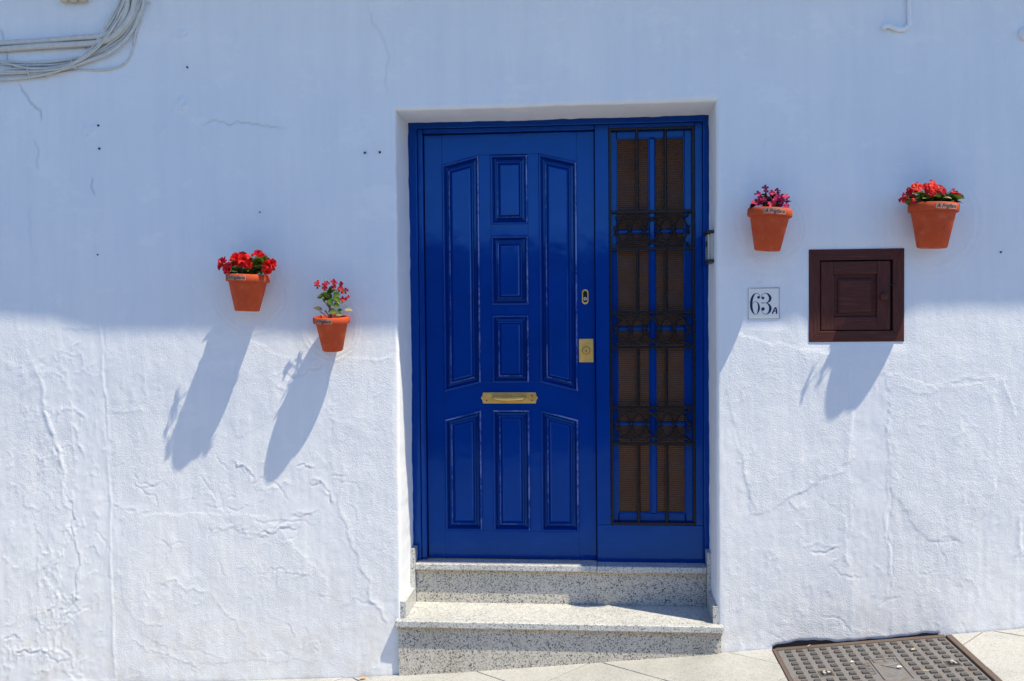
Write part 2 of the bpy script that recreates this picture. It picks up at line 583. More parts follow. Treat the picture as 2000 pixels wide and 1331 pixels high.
SL, JT = 0.405, 0.0045
jx, jy = on_ground(1162, 1299)                   # a joint seen to reach the wall here
c45 = math.sqrt(0.5)
for i in range(-16, 17):
    for j in range(-16, 17):
        pts = []
        for a, b in ((i, j), (i + 1, j), (i + 1, j + 1), (i, j + 1)):
            a2 = a * SL + (JT / 2 if a == i else -JT / 2)
            b2 = b * SL + (JT / 2 if b == j else -JT / 2)
            pts.append((jx + (a2 - b2) * c45, jy + 0.06 - (a2 + b2) * c45))
        if max(p[0] for p in pts) < -3.6 or min(p[0] for p in pts) > 3.4: continue
        if max(p[1] for p in pts) < -2.05: continue
        P = clip(pts, 0, 1, -0.006)
        P = clip(P, 0, -1, 2.05)
        if len(P) < 3: continue
        x0, x1, y0, y1 = COVER
        e = 0.012
        slab(clip(P, 1, 0, x0 - e))
        slab(clip(P, -1, 0, -(x1 + e)))
        slab(clip(clip(clip(P, -1, 0, -(x0 - e)), 1, 0, x1 + e), 0, 1, y0 - e))

# ------------------------------------------------------------------ the house wall
def lattice(seed, n=256):
    return np.random.default_rng(seed).random((n, n))


def vnoise(X, Z, sx, sz, seed):
    L = lattice(seed)
    u, v = X / sx + 100.3, Z / sz + 100.7
    iu, iv = np.floor(u).astype(int), np.floor(v).astype(int)
    fu, fv = u - iu, v - iv
    fu = fu * fu * fu * (fu * (fu * 6 - 15) + 10); fv = fv * fv * fv * (fv * (fv * 6 - 15) + 10)
    a = L[iu % 256, iv % 256]; b = L[(iu + 1) % 256, iv % 256]
    c = L[iu % 256, (iv + 1) % 256]; d = L[(iu + 1) % 256, (iv + 1) % 256]
    return (a * (1 - fu) + b * fu) * (1 - fv) + (c * (1 - fu) + d * fu) * fv - 0.5


FX0, FX1 = -2.96, 1.96
FZ0, FZ1 = -0.24, EYE + 1.56
fine = 0.0052
xs = np.concatenate([np.linspace(-6.5, FX0, 60)[:-1],
                     np.linspace(FX0, OX0, int((OX0 - FX0) / fine))[:-1],
                     np.linspace(OX0, OX1, int((OX1 - OX0) / fine))[:-1],
                     np.linspace(OX1, FX1, int((FX1 - OX1) / fine))[:-1],
                     np.linspace(FX1, 6.0, 60)])
zs = np.concatenate([np.linspace(-0.7, FZ0, 8)[:-1],
                     np.linspace(FZ0, EYE + 0.12, int((EYE + 0.12 - FZ0) / fine))[:-1],
                     np.linspace(EYE + 0.12, OZ1, int((OZ1 - EYE - 0.12) / 0.0075))[:-1],
                     np.linspace(OZ1, FZ1, int((FZ1 - OZ1) / 0.0075))[:-1],
                     np.linspace(FZ1, 4.9, 36)])
X, Z = np.meshgrid(xs, zs, indexing='ij')
HF = np.zeros_like(X); GR = np.zeros_like(X); RG = np.zeros_like(X)
low = 1 / (1 + np.exp((Z - (EYE + 0.0)) / 0.25))          # the lower wall is rougher, patched often
left = 1 / (1 + np.exp((X + 1.9) / 0.25))
HF += 0.009 * vnoise(X, Z, 0.9, 0.7, 1) + 0.0035 * vnoise(X, Z, 0.31, 0.36, 2)
HF += (0.6 + 0.4 * low) * (0.0018 * vnoise(X, Z, 0.11, 0.13, 3) + 0.0009 * vnoise(X, Z, 0.045, 0.05, 4))
HF += (0.25 + 0.75 * low) * 0.0007 * vnoise(X, Z, 0.017, 0.019, 5)
HF += (0.2 + 0.8 * low) * (0.3 + left) * 0.0012 * vnoise(X, Z, 0.035, 0.22, 6)
HF += 0.0010 * low * vnoise(X, Z, 0.02, 0.09, 8)
RG += 0.45 + 0.55 * low * np.clip(0.5 + 2.2 * vnoise(X, Z, 0.4, 0.4, 7), 0, 1)
xs_i, zs_i = X[:, 0], Z[0, :]


def roughen(pts, amp, levels=3):
    P = [np.array(p, float) for p in pts]
    for k in range(levels):
        Q = []
        for a, b in zip(P, P[1:]):
            d = b - a
            nrm = np.array([-d[1], d[0]])
            Q += [a, (a + b) / 2 + nrm * rng.uniform(-amp, amp)]
        P = Q + [P[-1]]
    return P


def carve(pts, mode, A, w, amp=0.22, levels=3, shade_grime=0.0, taper=True):
    """mode 'lip': raised on the left hand side of the line, fading over w; 'crack': groove of width w; 'ridge'"""
    A = A * (0.40 if mode != 'crack' else 0.7)
    if mode == 'lip': w = w * 0.5
    P = roughen(pts, amp, levels)
    arr = np.array(P)
    pad = w * 4 + 0.01
    i0, i1 = np.searchsorted(xs_i, [arr[:, 0].min() - pad, arr[:, 0].max() + pad])
    j0, j1 = np.searchsorted(zs_i, [arr[:, 1].min() - pad, arr[:, 1].max() + pad])
    if i1 - i0 < 2 or j1 - j0 < 2: return
    SX, SZ = X[i0:i1, j0:j1], Z[i0:i1, j0:j1]
    best = np.full(SX.shape, 1e9); side = np.zeros(SX.shape); par = np.zeros(SX.shape)
    n = len(P) - 1
    for k in range(n):
        a, b = P[k], P[k + 1]
        d = b - a
        L2 = d @ d + 1e-12
        t = np.clip(((SX - a[0]) * d[0] + (SZ - a[1]) * d[1]) / L2, 0, 1)
        dx, dz = SX - a[0] - t * d[0], SZ - a[1] - t * d[1]
        dist = np.hypot(dx, dz)
        s = d[0] * (SZ - a[1]) - d[1] * (SX - a[0])
        m = dist < best
        best[m] = dist[m]; side[m] = s[m]; par[m] = (k + t[m]) / n
    fade = np.clip(np.minimum(par, 1 - par) * 6, 0, 1) if taper else 1.0
    if mode == 'lip':
        sg = np.clip(np.where(side > 0, best, -best) / 0.0035 + 0.5, 0, 1)
        dh = A * sg * np.exp(-(best / w) ** 2) * fade
    elif mode == 'ridge':
        dh = A * np.exp(-(best / w) ** 2) * fade
    else:
        gw = np.exp(-(best / w) ** 2)
        dh = (-A * gw + 0.35 * A * np.exp(-((best - 2 * w) / (1.5 * w)) ** 2) * (side > 0)) * fade
    HF[i0:i1, j0:j1] += dh
    if shade_grime:
        GR[i0:i1, j0:j1] = np.maximum(GR[i0:i1, j0:j1], shade_grime * np.exp(-(best / 0.0042) ** 2) * fade)


def W(*pts):
    return [on_plane(*p) for p in pts]


def plate_patch(poly, A, soft=0.006):
    """a trowelled patch standing A proud of the wall (A < 0: sunk), with its own edge"""
    P = np.array(poly)
    pad = 0.05
    i0, i1 = np.searchsorted(xs_i, [P[:, 0].min() - pad, P[:, 0].max() + pad])
    j0, j1 = np.searchsorted(zs_i, [P[:, 1].min() - pad, P[:, 1].max() + pad])
    SX, SZ = X[i0:i1, j0:j1], Z[i0:i1, j0:j1]
    wob = 0.030
    SX = SX + wob * vnoise(SX, SZ, 0.07, 0.07, 21) + 0.5 * wob * vnoise(SX, SZ, 0.02, 0.02, 22)
    SZ = SZ + wob * vnoise(SX, SZ, 0.07, 0.07, 23) + 0.5 * wob * vnoise(SX, SZ, 0.02, 0.02, 24)
    inside = np.zeros(SX.shape, bool); best = np.full(SX.shape, 1e9)
    n = len(P)
    for k in range(n):
        a, b = P[k], P[(k + 1) % n]
        d = b - a
        t = np.clip(((SX - a[0]) * d[0] + (SZ - a[1]) * d[1]) / (d @ d + 1e-12), 0, 1)
        best = np.minimum(best, np.hypot(SX - a[0] - t * d[0], SZ - a[1] - t * d[1]))
        cond = (a[1] > SZ) != (b[1] > SZ)
        xi = (b[0] - a[0]) * (SZ - a[1]) / (b[1] - a[1] + 1e-12) + a[0]
        inside ^= cond & (SX < xi)
    sd = np.where(inside, best, -best)
    k = np.clip(sd / soft + 0.5, 0, 1)
    k = k * k * (3 - 2 * k)
    HF[i0:i1, j0:j1] += 0.55 * A * k
    RG[i0:i1, j0:j1] = RG[i0:i1, j0:j1] * (1 - k) + k * (0.95 if A > 0 else 0.4)


# trowelled patches right of the door
plate_patch(W((1432, 655), (1660, 700), (1668, 900), (1600, 935), (1500, 1000), (1470, 1010), (1440, 860), (1425, 760)), 0.0022)
plate_patch(W((1735, 730), (1830, 760), (1945, 735), (1955, 860), (1930, 1000), (1880, 1060), (1800, 1050), (1740, 960)), 0.0022)
plate_patch(W((1662, 720), (1733, 735), (1738, 1240), (1665, 1235)), -0.0016, 0.008)
# trowelled patches left of the door
plate_patch(W((205, 640), (225, 1331), (100, 1331), (150, 900), (120, 640)), -0.0022, 0.010)
plate_patch(W((480, 655), (560, 700), (520, 830), (460, 860), (440, 780)), 0.0016)
plate_patch(W((240, 1000), (520, 1010), (640, 1130), (620, 1290), (330, 1300), (235, 1180)), 0.0018)
plate_patch(W((640, 700), (772, 700), (775, 1180), (700, 1150), (650, 930)), 0.0014, 0.01)

# long seams
carve(W((196, 640), (203, 760), (210, 900), (216, 1060), (222, 1200), (226, 1340)), 'ridge', 0.0042, 0.006, 0.04, 3, taper=False)
carve(W((226, 1340), (222, 1200), (216, 1060), (210, 900), (203, 760), (196, 640)), 'lip', 0.0028, 0.05, 0.03, 3, taper=False)
carve(W((75, 720), (84, 780), (95, 830), (110, 870), (125, 930), (130, 1000)), 'ridge', 0.007, 0.010, 0.12)
carve(W((130, 1010), (118, 900), (98, 820), (80, 740), (60, 690)), 'lip', 0.004, 0.04, 0.16)
carve(W((1432, 830), (1440, 880), (1450, 920), (1470, 985), (1480, 1005)), 'lip', 0.0035, 0.03, 0.12)
carve(W((1725, 760), (1728, 850), (1730, 950), (1735, 1060), (1736, 1150)), 'lip', 0.0036, 0.02, 0.10)
carve(W((1737, 1170), (1733, 1040), (1736, 945)), 'crack', 0.0022, 0.004, 0.1)
carve(W((1654, 1150), (1655, 1060), (1652, 1020), (1658, 960)), 'lip', 0.004, 0.025, 0.15)
carve(W((1500, 1005), (1545, 970), (1600, 940), (1655, 920), (1665, 840), (1668, 770)), 'lip', 0.0030, 0.03, 0.08)
carve(W((1735, 740), (1800, 770), (1850, 750), (1930, 740), (1965, 735)), 'lip', 0.0028, 0.03, 0.15)
carve(W((1990, 820), (1975, 780), (1962, 735)), 'lip', 0.004, 0.03, 0.15)
carve(W((1985, 1100), (1995, 1040), (2000, 1000)), 'lip', 0.007, 0.03, 0.2)
carve(W((1440, 1200), (1452, 1185), (1455, 1170)), 'lip', 0.004, 0.02, 0.2)
carve(W((1580, 1075), (1605, 1080), (1640, 1072)), 'crack', 0.003, 0.004, 0.2)
carve(W((1540, 975), (1555, 1000)), 'lip', 0.004, 0.02)
carve(W((1560, 1065), (1600, 1060), (1650, 1062)), 'lip', 0.003, 0.02)
carve(W((715, 1120), (720, 1170), (742, 1190), (745, 1205), (755, 1225)), 'lip', 0.006, 0.025, 0.2)
carve(W((655, 985), (680, 1050), (700, 1110), (735, 1145)), 'lip', 0.004, 0.04, 0.15)
carve(W((670, 900), (665, 960), (660, 1020)), 'lip', 0.004, 0.02, 0.2)
# flaking edges, lower left
for pl, A in [
        (((110, 690), (155, 690), (160, 720), (140, 730)), .004),
        (((108, 812), (155, 808), (160, 815)), .005),
        (((130, 825), (150, 860), (165, 900)), .005),
        (((205, 805), (250, 805), (290, 808)), .003),
        (((260, 730), (283, 735), (285, 775), (265, 800)), .003),
        (((60, 895), (70, 890), (85, 930), (97, 970), (100, 990)), .0045),
        (((40, 940), (45, 980), (70, 1000), (110, 975)), .004),
        (((210, 985), (245, 995), (270, 1005), (300, 990)), .004),
        (((300, 1135), (340, 1132), (380, 1150), (410, 1162)), .005),
        (((395, 1160), (430, 1185), (450, 1210), (468, 1235), (480, 1265)), .004),
        (((230, 1250), (280, 1262), (330, 1278), (380, 1290), (410, 1310)), .004),
        (((260, 1210), (300, 1222), (325, 1210)), .0035),
        (((280, 1195), (300, 1160), (330, 1165)), .003),
        (((390, 965), (420, 985), (430, 1000), (450, 1010)), .004),
        (((395, 1030), (430, 1035), (480, 1045), (530, 1040), (570, 1020), (630, 1005)), .003),
        (((500, 1050), (540, 1040), (590, 1028)), .0045),
        (((450, 900), (480, 915), (495, 945)), .0045),
        (((500, 980), (545, 955), (575, 950)), .004),
        (((575, 915), (600, 912), (615, 915)), .004),
        (((600, 945), (625, 940), (645, 970), (650, 990)), .005),
        (((565, 1008), (600, 1005), (620, 998)), .004),
        (((70, 1140), (85, 1110), (110, 1095)), .004),
        (((80, 1200), (100, 1150), (125, 1195), (120, 1260), (125, 1320)), .005),
        (((60, 1000), (70, 1030), (85, 1060)), .004),
        (((130, 940), (140, 1000), (145, 1060), (148, 1150), (150, 1240)), .0045),
        (((20, 1290), (50, 1270), (90, 1275), (140, 1290)), .006),
        (((0, 1250), (30, 1240), (45, 1255)), .005),
        (((640, 780), (648, 820), (655, 860)), .003),
        (((540, 728), (600, 722), (640, 715)), .003),
        (((700, 705), (740, 708), (770, 700)), .003),
        (((500, 1125), (560, 1120), (610, 1130)), .003)]:
    carve(W(*pl), 'lip', A * 0.8, 0.022, 0.3, 4)
    if random.random() < 0.3:
        carve(W(*pl), 'crack', A * 0.6, 0.0035, 0.25, 3, 0.16)
for k in range(420):                               # small random flakes and brush lumps of the lower wall
    px = random.choice([random.uniform(0, 200), random.uniform(0, 770), random.uniform(1410, 2000)])
    py = random.uniform(690, 1310)
    L = random.uniform(12, 45); a = random.gauss(1.3, 0.6)
    p0 = (px, py); p1 = (px + L * 0.5 * math.cos(a), py + L * 0.5 * math.sin(a))
    p2 = (px + L * math.cos(a + .5), py + L * math.sin(a + .3))
    carve(W(p0, p1, p2), random.choice(['lip', 'lip', 'lip', 'ridge']), random.uniform(.0012, .0034), random.uniform(.005, .026), 0.35, 3)
for k in range(230):                               # crazed, flaking strips at the far left
    if k % 3 == 0: px, py = random.gauss(105, 18), random.uniform(1060, 1320)
    elif k % 3 == 1: px, py = random.uniform(-10, 165), random.gauss(1290, 22)
    else: px, py = random.gauss(110, 45), random.uniform(680, 1250)
    L = random.uniform(10, 34); a = random.gauss(1.45, 0.55) * random.choice([1, -1])
    carve(W((px, py), (px + L * .5 * math.cos(a) + random.uniform(-4, 4), py + L * .5 * math.sin(a)), (px + L * math.cos(a), py + L * math.sin(a))), 'lip', random.uniform(.0018, .0048), random.uniform(.008, .022), 0.35, 3)
for k in range(60):                                # hairline cracks
    px = random.choice([random.uniform(0, 770), random.uniform(230, 700), random.uniform(1420, 2000)]); py = random.uniform(880, 1300)
    pts_ = [(px, py)]; a = random.uniform(-0.5, 1.6)
    for _ in range(random.randint(2, 5)):
        a += random.gauss(0, 0.5)
        pts_.append((pts_[-1][0] + 18 * math.cos(a), pts_[-1][1] + 18 * math.sin(a)))
    carve(W(*pts_), 'crack', random.uniform(.0008, .0022), 0.0036, 0.25, 2)
# cracks and scars of the upper wall
for pl, A, gr in [
        (((33, 155), (50, 185), (65, 205), (78, 215), (82, 240)), .006, .75),
        (((0, 55), (6, 70), (8, 82)), .005, .6),
        (((388, 245), (415, 236), (445, 244), (480, 240), (530, 249), (568, 247)), .004, .5),
        (((718, 0), (725, 40), (750, 80), (755, 130), (757, 200)), .003, .22),
        (((180, 345), (178, 362), (187, 385)), .005, .55),
        (((62, 270), (75, 290), (72, 320), (78, 335)), .005, .3),
        (((58, 400), (60, 440), (62, 480), (70, 530)), .002, .12),
        (((1475, 550), (1490, 549)), .004, .3)]:
    carve(W(*pl), 'crack', A, 0.006, 0.12, 3, gr * 0.62)  # grooves also darkened in colour, standing in for the shade inside them
carve(W((160, 200), (140, 300), (145, 420), (150, 560), (160, 640)), 'lip', 0.0035, 0.08, 0.06)
carve(W((75, 260), (62, 400), (60, 480), (70, 560)), 'lip', 0.003, 0.06, 0.08)
carve(W((190, 640), (192, 500), (188, 400), (180, 330)), 'lip', 0.0025, 0.05, 0.06)
for px, py, r in [(347, 70, 11), (360, 68, 8), (352, 210, 13), (360, 200, 10), (172, 258, 12), (181, 254, 8), (314, 254, 11), (1500, 280, 6)]:
    x0, z0 = on_plane(px, py)
    r = r / 435
    d = np.hypot(X - x0, Z - z0)
    HF += 0.0055 * np.exp(-((d - r * 0.8) / (r * 0.4)) ** 2) * (0.4 + 0.6 * vnoise(X, Z, .02, .02, 31)) * 1.3
# plaster worked round the pots' hooks and the number tile
for px, py, rr in [(485, 570, 78), (1505, 440, 66), (1820, 430, 92), (648, 640, 60)]:
    x0, z0 = on_plane(px, py)
    d = np.hypot(X - x0, (Z - z0) * 0.9) + 0.02 * vnoise(X, Z, .06, .06, 41)
    for q in (rr, rr * 0.86):
        HF += 0.0012 * np.exp(-((d - q / 435) / 0.006) ** 2)

# flat plaster where the cupboard and the number tile are set in
for fx0, fx1, fz0, fz1 in ((0.931, 1.339, EYE - 0.131, EYE + 0.277), (0.666, 0.805, EYE - 0.029, EYE + 0.110)):
    ddx = np.maximum(np.maximum(fx0 - X, X - fx1), 0); ddz = np.maximum(np.maximum(fz0 - Z, Z - fz1), 0)
    HF *= np.clip(np.hypot(ddx, ddz) / 0.05, 0, 1)

# round the arris of the opening
RA = 0.014
dxe = np.where(X < OX0, OX0 - X, np.where(X > OX1, X - OX1, 0.0))
dze = np.where(Z > OZ1, Z - OZ1, 0.0)
de = np.hypot(dxe, dze)
edge_in = (X > OX0 + 1e-6) & (X < OX1 - 1e-6) & (Z < OZ1 - 1e-6)
fr = np.clip(de / 0.10, 0, 1)
HFe = HF * np.clip(de / 0.03, 0, 1)
arr_ = np.where(de < RA, RA - np.sqrt(np.clip(RA ** 2 - (RA - de) ** 2, 0, None)), 0)
Y = -HFe + arr_
# wavering edge lines of the opening, shared by wall and reveal


def edge_wob(s, seed):
    s = np.asarray(s, float)
    return 0.006 * vnoise(s, s * 0, 0.35, 1, seed) + 0.0025 * vnoise(s, s * 0, 0.05, 1, seed + 1)


blend = 1 - fr
Xw = X + np.where(X <= OX0 + 1e-6, edge_wob(Z, 51) * blend, 0) * (Z <= OZ1 + 0.1) \
       + np.where(X >= OX1 - 1e-6, edge_wob(Z, 53) * blend, 0) * (Z <= OZ1 + 0.1)
Zw = Z + np.where(Z >= OZ1 - 1e-6, edge_wob(X, 55) * blend, 0)
keep = ~(edge_in[:-1, :-1] | edge_in[1:, 1:] | edge_in[1:, :-1] | edge_in[:-1, 1:])
XC, ZC = (X[:-1, :-1] + X[1:, 1:]) / 2, (Z[:-1, :-1] + Z[1:, 1:]) / 2
keep &= ~((XC > OX0) & (XC < OX1) & (ZC < OZ1))
keep &= ~((XC > 0.931 + 0.012) & (XC < 1.339 - 0.012) & (ZC > EYE - 0.131 + 0.012) & (ZC < EYE + 0.277 - 0.012))
# broken plaster over the iron cover
gap = np.interp(XC[:, 0], [0.76, 0.79, 0.84, 0.88, 0.93, 1.0, 1.06, 1.30, 1.33, 1.38, 1.42, 1.46, 1.50],
                [0.0, 0.016, 0.016, 0.026, 0.022, 0.016, 0.003, 0.003, 0.006, 0.003, 0.010, 0.009, 0.0])
gap = np.where((XC[:, 0] > 0.76) & (XC[:, 0] < 1.5), gap + 0.004 * vnoise(XC[:, 0], XC[:, 0] * 0, .03, 1, 61), -1)
gapv = np.interp(xs_i, XC[:, 0], gap)
glv = np.where((xs_i > 0.765) & (xs_i < 1.495), np.interp(xs_i, GX, GZ) + gapv, -9.0)
step_ = FZ0 * 0 + fine
keep &= ~(ZC < (np.interp(XC[:, 0], xs_i, glv) - 1.6 * step_)[:, None])
Zw = np.maximum(Zw, glv[:, None])                    # the broken edge follows one ragged line
Y = Y + 0.004 * np.exp(-((Zw - glv[:, None]) / 0.006) ** 2) * (glv[:, None] > -1)
nx, nz = X.shape
idx = np.arange(nx * nz).reshape(nx, nz)
q = np.stack([idx[:-1, :-1], idx[1:, :-1], idx[1:, 1:], idx[:-1, 1:]], -1)[keep]
co = np.stack([Xw, Y, Zw], -1).reshape(-1, 3)
used = np.zeros(nx * nz, bool); used[q.ravel()] = True
remap = np.cumsum(used) - 1
co = co[used]; q = remap[q]
me = bpy.data.meshes.new('house_wall')
me.vertices.add(len(co)); me.vertices.foreach_set('co', co.astype(np.float32).ravel())
me.loops.add(q.size); me.loops.foreach_set('vertex_index', q.astype(np.int32).ravel())
me.polygons.add(len(q))
me.polygons.foreach_set('loop_start', np.arange(0, q.size, 4, dtype=np.int32))
me.polygons.foreach_set('use_smooth', np.ones(len(q), bool))
me.update(calc_edges=True); me.validate()
for nm, A_ in (('shade_grime', GR), ('rough', RG)):
    at = me.attributes.new(nm, 'FLOAT', 'POINT')
    at.data.foreach_set('value', A_.reshape(-1)[used].astype(np.float32))
me.materials.append(M_PLASTER)
wall = obj('house_wall', me)
tag(wall, 'whitewashed house wall with cracked uneven plaster around the blue door', 'wall')

# reveals of the opening
D_FR = 0.305


def reveal(name, base, seed, side):
    n_d = 40
    ds = np.linspace(RA, 0.36, n_d)
    if side == 'top':
        ss = np.linspace(OX0 - 0.004, OX1 + 0.004, 260)
    else:
        ss = np.linspace(0.0, OZ1 + 0.004, 420)
    S, Dp = np.meshgrid(ss, ds, indexing='ij')
    k = np.clip((Dp - RA) / 0.04, 0, 1)
    off = edge_wob(S, seed) + k * (0.004 * vnoise(S, Dp, 0.25, 0.2, seed + 5) + 0.0014 * vnoise(S, Dp, 0.03, 0.05, seed + 6))
    # plaster ends against the frame with an uneven lip
    if side == 'top': V = np.stack([S, Dp, base + off], -1)
    else: V = np.stack([base + off, Dp, S], -1)
    nn = len(ss)
    id2 = np.arange(nn * n_d).reshape(nn, n_d)
    f = np.stack([id2[:-1, :-1], id2[1:, :-1], id2[1:, 1:], id2[:-1, 1:]], -1).reshape(-1, 4)
    m = new_mesh(name, V.reshape(-1, 3), f, M_PLASTER, True)
    return obj(name, m, wall)


reveal('door_reveal', OX0, 51, 'l')
reveal('door_reveal', OX1, 53, 'r')
reveal('door_lintel', OZ1, 55, 'top')

# cornice of the roof above the picture, whose edge shades the upper wall
SLOPE = 4.35
cor = []
for x in np.linspace(-6.5, 6.0, 160):
    shade = EYE + np.interp(x, [-6.5, -2.83, -2.55, -2.33, -1.35, -0.9, 0.75, 1.1, 1.42, 1.85, 6],
                            [0.0, -0.005, -0.02, -0.075, -0.085, -0.062, -0.062, -0.05, -0.005, 0.004, 0.0])
    cor.append((x + 0.43 * 1.95, shade))
bm = bmesh.new()
ZE = 3.47
rows = []
for x, s in cor:
    ov = (ZE - s) / SLOPE
    rows.append([bm.verts.new(p) for p in ((x, 0.05, ZE - 0.16), (x, -ov * 0.55, ZE - 0.12), (x, -ov * 0.8, ZE - 0.03), (x, -ov, ZE), (x, -ov, ZE + 0.05), (x, 0.3, ZE + 0.35))])
for A, B in zip(rows, rows[1:]):
    for k in range(5):
        bm.faces.new((A[k], A[k + 1], B[k + 1], B[k]))
obj('cornice', bm_mesh(bm, 'cornice', M_PLASTER, smooth=False), wall)

# old screw holes
for px, py, r in [(193, 246, 2.2), (195, 291, 2.2), (713, 299, 1.9), (742, 298, 1.9), (366, 132, 1.6), (192, 498, 1.6), (508, 415, 1.2), (1954, 493, 1.6)]:
    x, z = on_plane(px, py)
    r = r / 435
    bm = bmesh.new()
    add_prism(bm, [(x + r * math.cos(a), z + r * (1.2 if py > 296 and py < 300 else 1) * math.sin(a)) for a in np.linspace(0, 2 * math.pi, 9)[:-1]], -0.0075, 0.01)
    obj('screw_hole', bm_mesh(bm, 'screw_hole', M_DARK), wall)
# dark hollow behind the broken plaster
box('plaster_hollow', 0.74, 1.52, 0.014, 0.10, g(0.75) - 0.10, g(1.5) + 0.12, M_RUST, wall, 0)

# wall across the street (behind the camera)
vs = []
for x in np.linspace(-9, 9, 40):
    h = 1.05 + 1.35 + 0.25 * math.sin(x * 1.7) * (abs(x) > 2)
    vs += [(x, -7.0, g(x) - 0.3), (x, -7.0, EYE - 1.5 + h), (x, -7.5, EYE - 1.5 + h + 0.02), (x, -7.5, g(x) - 0.3)]
fs = []
for i in range(39):
    a = 4 * i
    for k in range(3): fs.append((a + k, a + k + 1, a + k + 5, a + k + 4))
tag(obj('street_wall', new_mesh('street_wall', vs, fs, M_STONE)), 'grey rendered wall across the street, facing the blue door', 'wall')

# ------------------------------------------------------------------ the door
door = empty('front_door', (-0.19, D_FR, Z_UP), 'glossy royal blue panelled front door with barred glass sidelight', 'door')
YL = 0.345                                     # front face of the leaf
YS = 0.320                                     # front face of the fixed sidelight


def dz(py, px=1000, y=0.33): return on_plane(px, py, y)[1]
def dx(px, py=650, y=0.33): return on_plane(px, py, y)[0]


zt, zb = EYE + 0.885, Z_UP + 0.004
lx0, lx1 = -0.842, -0.012
# outer frame: jambs and head
frame = prism('door_frame', [(-0.925, Z_UP - 0.01), (-0.872, Z_UP - 0.01), (-0.872, EYE + 0.912), (0.505, EYE + 0.912), (0.505, Z_UP - 0.01), (0.55, Z_UP - 0.01), (0.55, EYE + 0.965), (-0.925, EYE + 0.965)],
              D_FR, 0.40, M_BLUE, door, 0.004, 3)
box('frame_stop', -0.8725, lx0 - 0.003, D_FR + 0.012, 0.40, Z_UP + 0.002, EYE + 0.9125, M_BLUE, frame, 0.005, 3)
box('frame_stop', lx0 - 0.002, lx1 + 0.002, D_FR + 0.012, 0.40, zt + 0.004, EYE + 0.9125, M_BLUE_H, frame, 0.005, 3)

leaf = box('door_leaf', lx0, lx1, YL + 0.026, YL + 0.045, zb, zt, M_BLUE, door, 0.001)

# panel outlines, corners TL TR BR BL
def pan(*c):
    return [on_plane(x, y, YL) for x, y in c]


cxs = [(-0.754, -0.566), (-0.510, -0.332), (-0.279, -0.094)]
def X_(px, py): return on_plane(px, py, YL)[0]
def Z_(px, py): return on_plane(px, py, YL)[1]
pl0, pl1 = (X_(863, 321) + X_(870, 762) + X_(869, 1035)) / 3, (X_(937, 302) + X_(938, 748) + X_(942, 1035)) / 3
pc0, pc1 = (X_(959, 303) + X_(962, 748) + X_(963, 1037)) / 3, (X_(1032, 303) + X_(1032, 748) + X_(1036, 1037)) / 3
pr0, pr1 = (X_(1052, 302) + X_(1056, 747) + X_(1057, 1040)) / 3, (X_(1127, 318) + X_(1128.6, 768) + X_(1131, 1040)) / 3
zs_hi = (Z_(937, 302) + Z_(1052, 302)) / 2          # crown of the arch
zs_lo = (Z_(863, 321) + Z_(1127, 319)) / 2          # its springing
zb_hi = (Z_(938, 748) + Z_(1056, 747)) / 2
zb_lo = (Z_(870, 763) + Z_(1128.6, 768)) / 2
zl_hi = (Z_(941, 800) + Z_(1056, 802)) / 2
zl_lo = (Z_(869, 819) + Z_(1128.6, 821)) / 2
zl_b = (Z_(869, 1035) + Z_(1037, 1038) + Z_(1131, 1040)) / 3
c1t, c1b = Z_(995, 303), Z_(995, 438)
c2t, c2b = Z_(995, 461), Z_(995, 596)
c3t, c3b = Z_(995, 616), Z_(995, 748)
cl_t = Z_(995, 801)
PANELS = {
    'ul': [(pl0, zs_lo), (pl1, zs_hi), (pl1, zb_hi), (pl0, zb_lo)],
    'c1': [(pc0, c1t), (pc1, c1t), (pc1, c1b), (pc0, c1b)],
    'c2': [(pc0, c2t), (pc1, c2t), (pc1, c2b), (pc0, c2b)],
    'c3': [(pc0, c3t), (pc1, c3t), (pc1, c3b), (pc0, c3b)],
    'ur': [(pr0, zs_hi), (pr1, zs_lo), (pr1, zb_lo), (pr0, zb_hi)],
    'll': [(pl0, zl_lo), (pl1, zl_hi), (pl1, zl_b), (pl0, zl_b)],
    'lc': [(pc0, cl_t), (pc1, cl_t), (pc1, zl_b), (pc0, zl_b)],
    'lr': [(pr0, zl_hi), (pr1, zl_lo), (pr1, zl_b), (pr0, zl_b)],
}


def inset(poly, d):
    n = len(poly)
    out = []
    cx = sum(p[0] for p in poly) / n; cz = sum(p[1] for p in poly) / n
    lines = []
    for i in range(n):
        a, b = Vector(poly[i]), Vector(poly[(i + 1) % n])
        t = (b - a).normalized(); nr = Vector((-t.y, t.x))
        if nr.dot(Vector((cx, cz)) - a) < 0: nr = -nr
        lines.append((a + nr * d, t))
    for i in range(n):
        (a, t), (b, u) = lines[i - 1], lines[i]
        det = t.x * (-u.y) + u.x * t.y
        r = b - a
        s = (r.x * (-u.y) + u.x * r.y) / det
        p = a + t * s
        out.append((p.x, p.y))
    return out


def arc_pts(x0, x1, d0, d1, h, n=7):
    """a half round bead from (x0, d0) to (x1, d1), standing h proud"""
    out = []
    for i in range(n + 1):
        a_ = math.pi * i / n
        u = (1 - math.cos(a_)) / 2
        out.append((x0 + (x1 - x0) * u, d0 + (d1 - d0) * u - h * math.sin(a_)))
    return out


